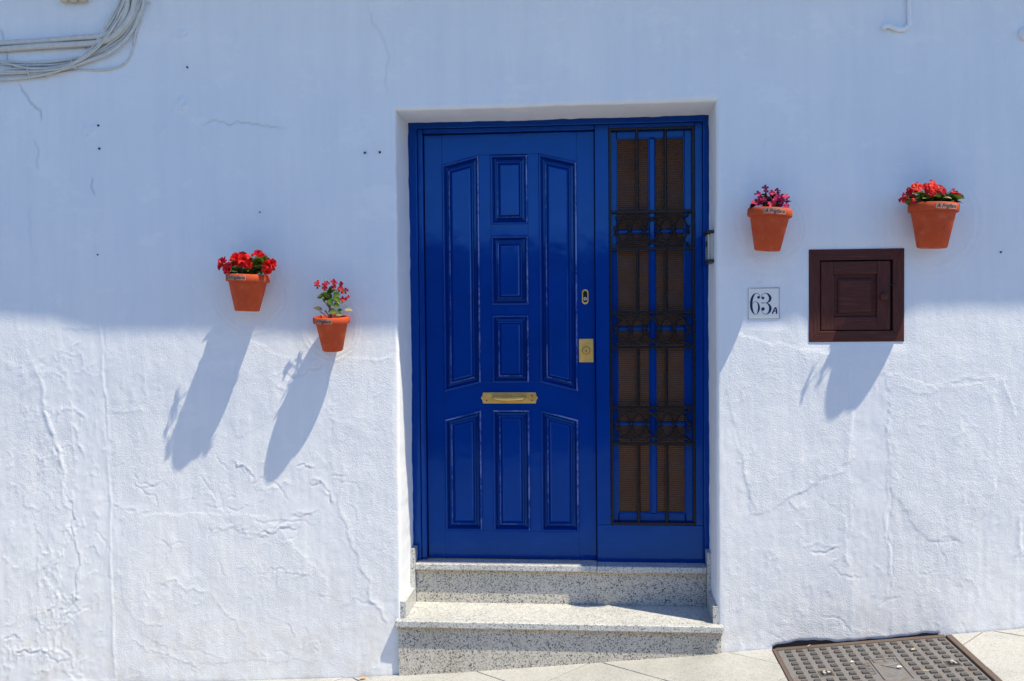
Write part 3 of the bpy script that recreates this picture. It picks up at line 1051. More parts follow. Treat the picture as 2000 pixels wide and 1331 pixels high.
# (points, wear on vertical right, wear on vertical left, wear on top)
SEGS = [(arc_pts(-0.001, 0.0105, 0.0005, 0.0015, 0.0075), 'outer'),
        ([(0.0105, 0.0015), (0.0125, 0.010), (0.0135, 0.016), (0.016, 0.0215), (0.018, 0.0225)], ''),
        ([(0.018, 0.0225), (0.029, 0.0205)], ''),
        ([(0.029, 0.0205), (0.0295, 0.010)], ''),
        (arc_pts(0.0295, 0.0375, 0.010, 0.0075, 0.0055), 'inner'),
        ([(0.0375, 0.0075), (0.0392, 0.0125)], ''),
        ([(0.0392, 0.0125), (0.050, 0.0055)], '')]


def panel(key):
    poly = PANELS[key]
    n = len(poly)
    vs_, fs_, wr = [], [], []
    for pts_, kind in SEGS:
        for k in range(n):                     # k: 0 top, 1 right, 2 bottom, 3 left
            base_ = len(vs_)
            for q_, (ins, dep) in enumerate(pts_):
                lp = inset(poly, ins)
                for x, z in (lp[k], lp[(k + 1) % n]):
                    vs_.append((x, YL + dep, z))
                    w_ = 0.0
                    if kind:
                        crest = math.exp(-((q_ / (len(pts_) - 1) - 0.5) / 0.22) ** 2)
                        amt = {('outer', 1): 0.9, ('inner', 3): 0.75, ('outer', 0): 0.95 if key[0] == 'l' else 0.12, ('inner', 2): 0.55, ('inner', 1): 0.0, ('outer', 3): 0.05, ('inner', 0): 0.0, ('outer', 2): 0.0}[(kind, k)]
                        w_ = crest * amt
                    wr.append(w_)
            for q_ in range(len(pts_) - 1):
                a_ = base_ + 2 * q_
                fs_.append((a_, a_ + 1, a_ + 3, a_ + 2))
    fi = inset(poly, 0.050)
    b0 = len(vs_)
    vs_ += [(x, YL + 0.0055, z) for x, z in fi]; wr += [0.0] * n
    fs_.append(tuple(range(b0, b0 + n)))
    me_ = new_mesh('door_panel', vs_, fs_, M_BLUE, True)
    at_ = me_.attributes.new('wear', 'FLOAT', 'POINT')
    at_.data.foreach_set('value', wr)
    bm = bmesh.new(); bm.from_mesh(me_)
    for f in bm.faces:
        if f.normal.y > 0: f.normal_flip()
    bm.to_mesh(me_); bm.free()
    return obj('door_panel', me_, leaf)


for k in PANELS: panel(k)
Yb = YL + 0.0265
e = 0.0004
bw = 0.0012
prism('stile', [(lx0, zb), (pl0 - e, zb), (pl0 - e, zt), (lx0, zt)], YL, Yb, M_BLUE, leaf, bw)
prism('stile', [(pr1 + e, zb), (lx1, zb), (lx1, zt), (pr1 + e, zt)], YL, Yb, M_BLUE, leaf, bw)
prism('rail', [(pl0, zt), (pl0, zs_lo + e), (pl1, zs_hi + e), (pr0, zs_hi + e), (pr1, zs_lo + e), (pr1, zt)], YL, Yb, M_BLUE_H, leaf, bw)
prism('rail', [(pl0, zb_lo - e), (pl1, zb_hi - e), (pr0, zb_hi - e), (pr1, zb_lo - e), (pr1, zl_lo + e), (pr0, zl_hi + e), (pl1, zl_hi + e), (pl0, zl_lo + e)], YL, Yb, M_BLUE_H, leaf, bw)
prism('rail', [(pl0, zb), (pr1, zb), (pr1, zl_b - e), (pl0, zl_b - e)], YL, Yb, M_BLUE_H, leaf, bw)
for a, b in ((pl1, pc0), (pc1, pr0)):
    prism('mullion', [(a + e, zb_hi), (b - e, zb_hi), (b - e, zs_hi), (a + e, zs_hi)], YL, Yb, M_BLUE, leaf, bw)
    prism('mullion', [(a + e, zl_b), (b - e, zl_b), (b - e, zl_hi), (a + e, zl_hi)], YL, Yb, M_BLUE, leaf, bw)
for a, b in ((c2t, c1b), (c3t, c2b)):
    box('cross_rail', pc0, pc1, YL, Yb, a + e, b - e, M_BLUE_H, leaf, bw)

# fixed sidelight
sx0, sx1 = lx1 + 0.004, 0.5045
wx0, wx1 = 0.058, 0.468
wz0, wz1 = EYE - 1.022, EYE + 0.895
side = prism('sidelight', [(sx0, Z_UP - 0.014), (sx1, Z_UP - 0.014), (sx1, wz0), (sx0, wz0)], YS, 0.385, M_BLUE_H, door, 0.003, 3)
box('stile', sx0, wx0, YS, 0.385, wz0 + 0.0005, EYE + 0.9115, M_BLUE, side, 0.003, 3)
box('stile', wx1, sx1, YS, 0.385, wz0 + 0.0005, EYE + 0.9115, M_BLUE, side, 0.003, 3)
box('rail', wx0 + 0.0005, wx1 - 0.0005, YS, 0.385, wz1, EYE + 0.9115, M_BLUE_H, side, 0.003, 3)
YG = 0.352                                      # sash face behind the grille
gx0, gx1 = dx(1206, 650, YG), dx(1338, 650, YG)
gm0, gm1 = dx(1269.5, 650, YG), dx(1280.5, 650, YG)
gz1, gz0 = dz(270, 1270, YG), dz(1003, 1270, YG)
box('sash', wx0 + 0.0005, gx0, YG, 0.380, wz0 + 0.0005, wz1 - 0.0005, M_BLUE, side, 0.005, 3)
box('sash', gx1, wx1 - 0.0005, YG, 0.380, wz0 + 0.0005, wz1 - 0.0005, M_BLUE, side, 0.005, 3)
box('sash', gx0, gx1, YG, 0.380, gz1, wz1 - 0.0005, M_BLUE_H, side, 0.005, 3)
box('sash', gx0, gx1, YG, 0.380, wz0 + 0.0005, gz0, M_BLUE_H, side, 0.008, 3)
box('glazing_bar', gm0, gm1, YG - 0.002, 0.380, gz0, gz1, M_BLUE, side, 0.006, 3)
bars_z = [dz(452, 1270, YG), dz(642, 1270, YG), dz(829, 1270, YG)]
bh = 0.007
zz = [gz1] + [z for z in bars_z] + [gz0]
for c0, c1 in ((gx0, gm0), (gm1, gx1)):
    for z in bars_z:
        box('glazing_bar', c0, c1, YG + 0.001, 0.380, z - bh, z + bh, M_BLUE_H, side, 0.006, 3)
    for a, b in zip(zz, zz[1:]):
        top = a - (bh if a != gz1 else 0); bot = b + (bh if b != gz0 else 0)
        box('pane', c0 - 0.004, c1 + 0.004, 0.366, 0.371, bot - 0.004, top + 0.004, M_GLASS, side, 0)
        bm = bmesh.new()                         # putty bead round the pane
        loop0 = [(c0, bot), (c1, bot), (c1, top), (c0, top)]
        for ins, dep in ((0, 0.358), (0.003, 0.356), (0.007, 0.3665)):
            pass
        r0 = [bm.verts.new((x, 0.357, z)) for x, z in inset(loop0, -0.001)]
        r1 = [bm.verts.new((x, 0.3585, z)) for x, z in inset(loop0, 0.003)]
        r2 = [bm.verts.new((x, 0.3655, z)) for x, z in inset(loop0, 0.0045)]
        for A, B in ((r0, r1), (r1, r2)):
            for k in range(4): bm.faces.new((A[k], A[(k + 1) % 4], B[(k + 1) % 4], B[k]))
        obj('glazing_bead', bm_mesh(bm, 'glazing_bead', M_BLUE), side)
box('backing_curtain', wx0 - 0.03, wx1 + 0.02, 0.43, 0.435, wz0 - 0.03, wz1 + 0.0, mat_plain('brown_curtain', (0.20, 0.11, 0.06), 0.9), side, 0)

# wrought iron grille in the sidelight
grille = empty('unused', (0, 0, 0), 'x', 'x')
bpy.data.objects.remove(grille)
YI0, YI1 = 0.322, 0.334
gf = 0.013
grille = prism('window_grille', [(wx0 + 0.001, wz1 - gf), (wx1 - 0.001, wz1 - gf), (wx1 - 0.001, wz1 - 0.001), (wx0 + 0.001, wz1 - 0.001)], YI0, YI1, M_IRON, door, 0.0015)
grille['label'] = 'black wrought iron grille with bands of interlaced rings'
box('grille_bar', wx0 + 0.001, wx0 + gf, YI0, YI1, wz0 + gf, wz1 - gf, M_IRON, grille)
box('grille_bar', wx1 - gf, wx1 - 0.001, YI0, YI1, wz0 + gf, wz1 - gf, M_IRON, grille)
box('grille_bar', wx0 + 0.001, wx1 - 0.001, YI0, YI1, wz0 + 0.001, wz0 + gf - 0.0005, M_IRON, grille)
YI = 0.328
bands = [(413, 486), (609.5, 678.5), (795.5, 866.5)]
bz = [(dz(a, 1275, YI), dz(b, 1275, YI)) for a, b in bands]
for t_, b_ in bz:
    for z in (t_, b_):
        box('grille_rail', wx0 + gf, wx1 - gf, YI0 + 0.001, YI1 - 0.001, z - 0.0065, z + 0.0065, M_IRON, grille)
vx = [dx(1246, 650, YI), dx(1301.5, 650, YI)]
spans = [(wz1 - gf, bz[0][0]), (bz[0][1], bz[1][0]), (bz[1][1], bz[2][0]), (bz[2][1], wz0 + gf)]
for x in vx:
    for a, b in spans:
        tube('grille_bar', [(x, YI, a), (x, YI, b)], 0.0068, M_IRON, grille, 10)


def ring_mesh(r, half=None):
    bm = bmesh.new()
    a0, a1 = (0, 2 * math.pi) if half is None else half
    n = 36 if half is None else 20
    pts = [Vector((r * math.cos(a0 + (a1 - a0) * k / n), 0, r * math.sin(a0 + (a1 - a0) * k / n))) for k in range(n + 1)]
    if half is None:
        pts = pts[:-1]
        rings = []
        for p in pts:
            d = p.normalized()
            rings.append([bm.verts.new(p + d * 0.0050 * math.cos(2 * math.pi * k / 8) + Vector((0, 1, 0)) * 0.005 * math.sin(2 * math.pi * k / 8)) for k in range(8)])
        for i in range(n):
            A, B = rings[i], rings[(i + 1) % n]
            for k in range(8): bm.faces.new((A[k], A[(k + 1) % 8], B[(k + 1) % 8], B[k]))
    else:
        add_tube(bm, pts, 0.0052, 8)
    return bm_mesh(bm, 'ring', M_IRON, smooth=True)


def tie_mesh():
    """cast collar with four curling leaves"""
    bm = bmesh.new()
    add_tube(bm, [Vector((-0.009, 0, 0)), Vector((-0.006, 0, 0)), Vector((0.006, 0, 0)), Vector((0.009, 0, 0))], [0.004, 0.0065, 0.0065, 0.004], 8)
    for sx in (-1, 1):
        for sz in (-1, 1):
            pts = catmull([(0.001 * sx, -0.002, 0.003 * sz), (0.005 * sx, -0.005, 0.012 * sz), (0.0075 * sx, -0.006, 0.021 * sz), (0.014 * sx, -0.003, 0.029 * sz)], 4)
            n = len(pts)
            add_tube(bm, pts, [0.0035 + 0.0032 * math.sin(math.pi * i / (n - 1)) - 0.0012 * i / n for i in range(n)], 7)
            pts = catmull([(0.001 * sx, -0.003, 0.006 * sz), (0.002 * sx, -0.008, 0.016 * sz), (0.0015 * sx, -0.006, 0.026 * sz)], 3)
            n = len(pts)
            add_tube(bm, pts, [0.0024 * (1 - 0.6 * i / n) for i in range(n)], 6)
    return bm_mesh(bm, 'tie', M_IRON, smooth=True)


ix0, ix1 = wx0 + gf, wx1 - gf
RR = (bz[0][0] - bz[0][1]) / 2 * 0.735
m_ring = ring_mesh(RR); m_tie = tie_mesh()
m_hl = ring_mesh(RR, (-math.pi / 2, math.pi / 2)); m_hr = ring_mesh(RR, (math.pi / 2, 1.5 * math.pi))
cxl = [ix0 + 0.019 + (ix1 - ix0 - 0.038) * k / 5 for k in range(6)]
bm = bmesh.new(); add_tube(bm, [Vector((0, 0, -0.008)), Vector((0, 0, -0.003)), Vector((0, 0, 0.003)), Vector((0, 0, 0.008))], [0.0035, 0.0058, 0.0058, 0.0035], 8)
m_knob = bm_mesh(bm, 'grille_knob', M_IRON, smooth=True)
for t_, b_ in bz:
    zc = (t_ + b_) / 2
    for k, x in enumerate(cxl):
        mm_ = m_hl if k == 0 else (m_hr if k == 5 else m_ring)
        obj('grille_ring', mm_, grille, Matrix.Translation((x, YI + (0.0012 if k % 2 else -0.0012), zc)))
        obj('grille_tie', m_tie, grille, Matrix.Translation((x, YI - 0.004, zc)) @ Matrix.Scale(0.72, 4))
        if k in (1, 3, 5):
            gap_ = ((t_ - b_) / 2 - 0.0065 + RR) / 2
            for s in (-1, 1):
                obj('grille_knob', m_knob, grille, Matrix.Translation((x, YI, zc + s * (gap_ + 0.001))))

# brass pull handle that lies across the mid rail
hx0, hx1 = X_(939, 777), X_(1051, 777)
hz = Z_(995, 777.5)
hh = 0.027
hm = (hx0 + hx1) / 2
plate = prism('pull_handle', [(hx0, hz), (hx0 + 0.007, hz - 0.008), (hx0 + 0.012, hz - hh), (hx1 - 0.012, hz - hh), (hx1 - 0.007, hz - 0.008), (hx1, hz), (hx1 - 0.007, hz + 0.008), (hx1 - 0.012, hz + hh), (hx0 + 0.012, hz + hh), (hx0 + 0.007, hz + 0.008)],
              YL - 0.004, YL + 0.0005, M_BRASS, door, 0.0018, 2)
plate['label'] = 'brass pull handle on a pointed brass plate'
prism('raised_plate', [(hx0 + 0.022, hz - 0.019), (hx1 - 0.022, hz - 0.019), (hx1 - 0.022, hz + 0.019), (hx0 + 0.022, hz + 0.019)], YL - 0.0065, YL - 0.0035, M_BRASS, plate, 0.002, 3)
gpts = catmull([(hx0 + 0.062, YL - 0.005, hz + 0.004), (hx0 + 0.066, YL - 0.022, hz + 0.002), (hx0 + 0.085, YL - 0.034, hz), (hm, YL - 0.036, hz - 0.002), (hx1 - 0.085, YL - 0.034, hz), (hx1 - 0.066, YL - 0.022, hz + 0.001), (hx1 - 0.062, YL - 0.005, hz + 0.002)], 6)
n = len(gpts)
tube('grip', gpts, [0.0075 + 0.003 * math.sin(math.pi * i / (n - 1)) for i in range(n)], M_BRASS, plate, 12)
for xq, zq in ((hx0 + 0.03, hz - 0.012), (hx1 - 0.03, hz - 0.012), (hx1 - 0.03, hz + 0.012), (hx0 + 0.03, hz + 0.012)):
    if not (xq < hm and zq > hz):
        tube('screw', [(xq, YL - 0.0085, zq), (xq, YL - 0.003, zq)], 0.0034, M_DARK, plate, 10)
    else:
        tube('screw', [(xq, YL - 0.0080, zq), (xq, YL - 0.003, zq)], 0.0036, M_BRASS, plate, 10)

# brass lock plate with cylinder
kx, kz = X_(1145, 685), Z_(1145, 685)
lock = box('lock_plate', kx - 0.0355, kx + 0.0355, YL - 0.006, YL + 0.0005, kz - 0.057, kz + 0.057, M_BRASS, door, 0.003, 3)
lock['label'] = 'rectangular brass lock plate with round cylinder'


def disc_y(name, x, y0, y1, z, r, mat, parent, bev=0.001, n=32):
    poly = [(x + r * math.cos(2 * math.pi * k / n), z + r * math.sin(2 * math.pi * k / n)) for k in range(n)]
    return prism(name, poly, y0, y1, mat, parent, bev)


disc_y('cylinder_rosette', kx, YL - 0.0105, YL - 0.0055, kz, 0.0235, M_BRASS, lock, 0.002)
disc_y('cylinder_ring', kx, YL - 0.0125, YL - 0.010, kz, 0.0195, M_DARK, lock, 0.0003)
disc_y('cylinder_cap', kx, YL - 0.016, YL - 0.012, kz, 0.0175, M_BRASS, lock, 0.0015)
disc_y('cylinder_plug', kx, YL - 0.0185, YL - 0.0155, kz - 0.002, 0.009, M_BRASS, lock, 0.001)
box('keyway', kx - 0.0015, kx + 0.0015, YL - 0.0188, YL - 0.018, kz - 0.008, kz + 0.003, M_DARK, lock, 0)
# small steel escutcheon above
sxk, szk = X_(1143, 580), Z_(1143, 580)
def stadium(x, z, w, h, n=10):
    p = []
    for k in range(n + 1): p.append((x + w * math.cos(math.pi * k / n), z + h - w + w * math.sin(math.pi * k / n)))
    for k in range(n + 1): p.append((x - w * math.cos(math.pi * k / n), z - h + w - w * math.sin(math.pi * k / n)))
    return p
esc = prism('keyhole_escutcheon', stadium(sxk, szk, 0.0155, 0.0365), YL - 0.005, YL + 0.0005, M_BRASS, door, 0.002, 2)
esc['label'] = 'small oval steel keyhole escutcheon'
prism('recess', stadium(sxk, szk, 0.0105, 0.028), YL - 0.0062, YL - 0.0045, M_DARK, esc, 0.0008)
disc_y('cylinder_plug', sxk, YL - 0.009, YL - 0.006, szk - 0.010, 0.0085, M_STEEL, esc, 0.001, 20)
box('keyway', sxk - 0.0012, sxk + 0.0012, YL - 0.0094, YL - 0.0088, szk - 0.016, szk - 0.006, M_DARK, esc, 0)

# dark room behind the leaf edges
box('backing_board', -0.93, 0.55, 0.44, 0.46, Z_UP - 0.1, EYE + 1.0, M_DARK, door, 0)

# ------------------------------------------------------------------ granite steps
steps = empty('entrance_steps', (-0.19, 0.0, g(-0.19)), 'two speckled grey granite steps below the blue door', 'steps')
YR = 0.262
box('step_tread', -0.934, 0.551, -0.042, -0.001, Z_LOW - 0.030, Z_LOW, M_GRAN_T, steps, 0.004, 3)
box('step_tread', OX0 + 0.0, OX1 - 0.0, -0.0008, YR + 0.02, Z_LOW - 0.030, Z_LOW - 0.0002, M_GRAN_T, steps, 0.0003, 1)
box('tread_strip', -0.928, 0.546, -0.026, 0.02, Z_LOW - 0.047, Z_LOW - 0.0305, M_GRAN_W, steps, 0.002)
poly = [(-0.924, g(-0.92) - 0.03), (0.543, g(0.54) - 0.03), (0.543, Z_LOW - 0.0475), (-0.924, Z_LOW - 0.0475)]
prism('step_riser', poly, -0.017, 0.03, M_GRAN, steps, 0.001)
box('step_tread', OX0 + 0.021, lx1 + 0.001, YR - 0.028, 0.42, Z_UP - 0.030, Z_UP - 0.0005, M_GRAN_T, steps, 0.004, 3)
box('step_tread', lx1 + 0.003, OX1 - 0.021, YR - 0.0275, 0.42, Z_UP - 0.031, Z_UP - 0.0015, M_GRAN_T, steps, 0.004, 3)
box('tread_strip', OX0 + 0.022, lx1 + 0.0015, YR - 0.012, YR + 0.03, Z_UP - 0.046, Z_UP - 0.0315, M_GRAN_W, steps, 0.002)
box('tread_strip', lx1 + 0.0025, OX1 - 0.022, YR - 0.0125, YR + 0.03, Z_UP - 0.047, Z_UP - 0.0322, M_GRAN_W, steps, 0.002)
box('step_riser', OX0 + 0.022, lx1 + 0.0015, YR, YR + 0.03, Z_LOW + 0.0002, Z_UP - 0.0465, M_GRAN, steps, 0.001)
box('step_riser', lx1 + 0.0025, OX1 - 0.022, YR, YR + 0.03, Z_LOW + 0.0002, Z_UP - 0.0475, M_GRAN, steps, 0.001)
for sgn, xe in ((1, OX0), (-1, OX1)):
    a, b = sorted((xe - sgn * 0.006, xe + sgn * 0.0205))
    bm = bmesh.new()
    v = []
    prof = [(0.002, Z_LOW + 0.0003), (YR - 0.034, Z_LOW + 0.0003), (YR - 0.034, Z_LOW + 0.080), (0.002, Z_LOW + 0.078)]
    A = [bm.verts.new((a, y, z)) for y, z in prof]; B = [bm.verts.new((b, y, z)) for y, z in prof]
    bm.faces.new(A); bm.faces.new(list(reversed(B)))
    for k in range(4): bm.faces.new((A[k], B[k], B[(k + 1) % 4], A[(k + 1) % 4]))
    bevel_all(bm, 0.0012, 1)
    obj('skirting', bm_mesh(bm, 'skirting', M_GRAN_T), steps)
    box('skirting', a, b, YR - 0.0335, D_FR + 0.012, Z_LOW + 0.0003, Z_UP + 0.072, M_GRAN_T, steps, 0.0012)

# ------------------------------------------------------------------ door bell panel in the right reveal
bell_z0, bell_z1 = dz(509, 1388, .14), dz(458, 1388, .14)
bell = empty('doorbell_panel', (OX1, 0.14, bell_z0), 'slim grey doorbell panel with black end caps in the right door reveal', 'doorbell')
box('bell_body', OX1 - 0.016, OX1 + 0.006, 0.075, 0.215, bell_z0, bell_z1, M_GREY, bell, 0.003)
box('bell_face', OX1 - 0.026, OX1 - 0.0155, 0.10, 0.205, bell_z0 + 0.002, bell_z1 - 0.002, M_STEEL, bell, 0.002)
box('end_cap', OX1 - 0.034, OX1 + 0.006, 0.065, 0.222, bell_z1 + 0.0003, bell_z1 + 0.014, M_PLASTIC, bell, 0.003)
box('end_cap', OX1 - 0.034, OX1 + 0.006, 0.065, 0.222, bell_z0 - 0.014, bell_z0 - 0.0003, M_PLASTIC, bell, 0.003)
box('bell_button', OX1 - 0.030, OX1 - 0.0258, 0.13, 0.16, bell_z0 + 0.062, bell_z0 + 0.088, M_PLASTIC, bell, 0.002)

# ------------------------------------------------------------------ house number tile
tx0, tz1 = on_plane(1460.6, 563)
tx1, tz0 = on_plane(1522.4, 624)
tile = box('house_number_tile', tx0, tx1, -0.003, 0.01, tz0, tz1, M_TILE, None, 0.0015)
tag(tile, 'white glazed house number tile reading 63A in dark blue', 'sign')


def tmap(zx, zy):
    return tx0 + (zx - 272) / (1098 - 272) * (tx1 - tx0), tz1 - (zy - 300) / (1118 - 300) * (tz1 - tz0)


TS = (tx1 - tx0) / (1098 - 272)


def stroke(bm, pts, closed_y=-0.0036):
    """pts: (zx, zy, width) in drawing units, a brush line with thick and thin"""
    P = catmull([(p[0], p[1], p[2]) for p in pts], 6)
    L, R = [], []
    for i, p in enumerate(P):
        a = P[max(i - 1, 0)]; b = P[min(i + 1, len(P) - 1)]
        d = Vector((b.x - a.x, b.y - a.y)).normalized()
        nr = Vector((-d.y, d.x)) * max(p.z, 4) / 2
        for lst, s in ((L, 1), (R, -1)):
            x, z = tmap(p.x + nr.x * s, p.y + nr.y * s)
            lst.append(bm.verts.new((x, closed_y, z)))
    for i in range(len(P) - 1):
        bm.faces.new((L[i], L[i + 1], R[i + 1], R[i]))


def dot(bm, zx, zy, r):
    vs_ = [bm.verts.new((tmap(zx + r * math.cos(a), zy)[0], -0.0038, tmap(zx, zy + r * math.sin(a))[1])) for a in np.linspace(0, 2 * math.pi, 21)[:-1]]
    bm.faces.new(vs_)


def glyph(name, strokes, dots=()):
    bm = bmesh.new()
    for k, s in enumerate(strokes): stroke(bm, s, -0.0036 - 0.00006 * k)
    for d_ in dots: dot(bm, *d_)
    return obj(name, bm_mesh(bm, name, M_INK), tile)


glyph('digit_six', [
    [(578, 535, 10), (584, 505, 9), (560, 465, 9), (520, 443, 10), (478, 442, 14), (425, 480, 40), (378, 570, 60), (358, 700, 66), (364, 820, 62), (398, 925, 42), (440, 975, 18), (470, 988, 9), (510, 968, 16), (545, 900, 40), (558, 815, 52), (548, 735, 42), (512, 675, 18), (468, 652, 9), (425, 672, 8), (395, 712, 8)]],
    [(550, 545, 36)])
glyph('digit_three', [
    [(632, 570, 10), (622, 535, 9), (642, 482, 9), (690, 446, 10), (740, 440, 16), (805, 475, 42), (854, 560, 68), (832, 640, 46), (770, 684, 14), (740, 690, 10)],
    [(622, 694, 22), (665, 690, 16), (740, 690, 8), (790, 692, 14)],
    [(740, 690, 10), (790, 710, 26), (840, 770, 54), (856, 840, 70), (836, 915, 52), (785, 970, 24), (735, 984, 11), (675, 966, 9), (636, 905, 8), (624, 862, 8)]],
    [(664, 563, 36), (664, 848, 44)])
glyph('letter_a', [[(908, 975, 34), (940, 900, 34), (992, 808, 30)], [(992, 805, 30), (1018, 880, 34), (1020, 980, 36)], [(930, 912, 24), (975, 905, 24), (1020, 908, 24)]])
bm = bmesh.new()
for s in ([(280, 310, 9), (280, 700, 6), (284, 1105, 9)], [(335, 312, 7), (700, 308, 10), (1092, 306, 12)],
          [(1088, 306, 12), (1086, 700, 10), (1092, 1106, 12)], [(282, 1106, 9), (700, 1104, 8), (1092, 1104, 11)]):
    stroke(bm, s)
obj('tile_border', bm_mesh(bm, 'tile_border', M_INK), tile)

# ------------------------------------------------------------------ wooden meter cupboard
bx0, bz1 = on_plane(1579, 489); bx1, bz0 = on_plane(1766, 667.5)
bx0 = 0.931; bx1 = 1.339; bz1 = EYE + 0.277; bz0 = EYE - 0.131
cup = empty('meter_cupboard', (0.5 * (bx0 + bx1), 0, bz0), 'small square dark brown wooden meter cupboard set in the white wall', 'cupboard')
fw_ = 0.048
YF = -0.004
prism('frame_board', [(bx0, bz0), (bx0 + fw_, bz0 + fw_), (bx0 + fw_, bz1 - fw_), (bx0, bz1)], YF, 0.03, M_WOOD_V, cup, 0.002)
prism('frame_board', [(bx1, bz0), (bx1, bz1), (bx1 - fw_, bz1 - fw_), (bx1 - fw_, bz0 + fw_)], YF, 0.03, M_WOOD_V, cup, 0.002)
prism('frame_board', [(bx0, bz1), (bx0 + fw_, bz1 - fw_), (bx1 - fw_, bz1 - fw_), (bx1, bz1)], YF, 0.03, M_WOOD_H, cup, 0.002)
prism('frame_board', [(bx0, bz0), (bx1, bz0), (bx1 - fw_, bz0 + fw_), (bx0 + fw_, bz0 + fw_)], YF, 0.03, M_WOOD_H, cup, 0.002)
box('back_board', bx0 + 0.03, bx1 - 0.03, 0.018, 0.025, bz0 + 0.03, bz1 - 0.03, M_DARK, cup, 0)
qx0, qx1, qz0, qz1 = bx0 + fw_ + 0.004, bx1 - fw_ - 0.011, bz0 + fw_ + 0.004, bz1 - fw_ - 0.006
YD = -0.001
cd = box('cupboard_door', qx0 + 0.01, qx1 - 0.01, 0.013, 0.0155, qz0 + 0.01, qz1 - 0.01, M_WOOD_V, cup, 0.001)
sw = 0.056
box('stile', qx0, qx0 + sw, YD, 0.016, qz0, qz1, M_WOOD_V, cd, 0.002)
box('stile', qx1 - sw, qx1, YD, 0.016, qz0, qz1, M_WOOD_V, cd, 0.002)
box('rail', qx0 + sw + 0.0004, qx1 - sw - 0.0004, YD + 0.0006, 0.016, qz1 - 0.056, qz1 - 0.0005, M_WOOD_H, cd, 0.002)
box('rail', qx0 + sw + 0.0004, qx1 - sw - 0.0004, YD + 0.0006, 0.016, qz0 + 0.0005, qz0 + 0.056, M_WOOD_H, cd, 0.002)
bm = bmesh.new()
pp = [(qx0 + sw, qz0 + 0.056), (qx1 - sw, qz0 + 0.056), (qx1 - sw, qz1 - 0.056), (qx0 + sw, qz1 - 0.056)]
rr_ = [[bm.verts.new((x, y, z)) for x, z in inset(pp, i_)] for i_, y in ((-0.002, 0.0125), (0.006, 0.0125), (0.019, 0.0125), (0.0205, 0.0065), (0.0290, 0.0005), (0.0305, -0.0005))]
for A, B in zip(rr_, rr_[1:]):
    for k in range(4): bm.faces.new((A[k], A[(k + 1) % 4], B[(k + 1) % 4], B[k]))
bm.faces.new(rr_[-1])
obj('raised_panel', bm_mesh(bm, 'raised_panel', M_WOOD_H), cd)
kx2, kz2 = on_plane(1727, 579, -0.02)
kn = lathe_mesh('knob', [(0, -0.001), (0.007, 0), (0.007, 0.008), (0.015, 0.013), (0.0175, 0.018), (0.0155, 0.024), (0.009, 0.027), (0, 0.028)], 24, M_WOOD_H)
obj('knob', kn, cd, Matrix.Translation((kx2, YD, kz2)) @ Matrix.Rotation(math.radians(90), 4, 'X'))
tube('latch', [(qx1 - 0.003, YD - 0.002, on_plane(1744, 557)[1]), (bx1 - fw_ + 0.010, YF - 0.002, on_plane(1744, 556)[1])], 0.0028, M_IRON, cup, 8)

# ------------------------------------------------------------------ flower pots
M_GREEN = mat_leaf('fresh_leaf', (0.15, 0.24, 0.03), (0.075, 0.15, 0.028))
M_GREEN_D = mat_leaf('dark_leaf', (0.03, 0.075, 0.024), (0.07, 0.13, 0.035))
M_GREEN_Y = mat_leaf('yellow_leaf', (0.28, 0.30, 0.05), (0.16, 0.22, 0.04))
M_PALE = mat_leaf('faded_leaf', (0.42, 0.42, 0.22), (0.30, 0.36, 0.14))
M_BRONZE = mat_leaf('bronze_leaf', (0.045, 0.012, 0.014), (0.075, 0.022, 0.018))
M_RED = mat_leaf('red_petal', (0.80, 0.008, 0.004), (0.66, 0.006, 0.008), 0.3)
M_CRIM = mat_leaf('crimson_petal', (0.55, 0.006, 0.02), (0.70, 0.008, 0.03), 0.3)
M_PINK = mat_leaf('pink_petal', (0.66, 0.020, 0.16), (0.46, 0.010, 0.10), 0.3)
M_CORAL = mat_leaf('coral_petal', (0.60, 0.030, 0.060), (0.55, 0.015, 0.025), 0.3)
M_STEM = mat_plain('green_stem', (0.07, 0.11, 0.03), 0.6)
M_STEMB = mat_plain('brown_stem', (0.13, 0.10, 0.07), 0.8)
M_YEL = mat_plain('flower_eye', (0.30, 0.06, 0.03), 0.6)


def blade(name, L, Wd, mat, curl=0.25, fold=0.18, tip=1.0, nu=6, ruf=0.06):
    """a leaf or petal lying along +x, folded along its midrib, with a wavy margin"""
    vs_, fs_ = [], []
    for i in range(nu + 1):
        u = i / nu
        w = Wd * (math.sin(math.pi * min(1, u ** 0.75 * 0.97 + 0.02))) ** 0.8 * (1 if tip >= 1 else 1)
        if tip > 1: w = Wd * (0.25 + 0.75 * math.sin(math.pi * 0.5 * min(1, u * 1.35))) * (1.0 if u < 0.9 else 0.72)
        x = L * u
        z = -curl * L * u * u
        for s in (-1, -0.5, 0, 0.5, 1):
            vs_.append((x, w * s, z + fold * w * abs(s) + ruf * w * math.sin(7 * u + 3 * s + 9 * ruf) * (0.4 + u)))
    for i in range(nu):
        for k in range(4):
            a = i * 5 + k
            fs_.append((a, a + 1, a + 6, a + 5))
    return new_mesh(name, vs_, fs_, mat, True)


def place(direction, loc, roll=0.0, scale=1.0):
    d = Vector(direction).normalized()
    q_ = d.to_track_quat('X', 'Z')
    return Matrix.Translation(loc) @ q_.to_matrix().to_4x4() @ Matrix.Rotation(roll, 4, 'X') @ Matrix.Scale(scale, 4)


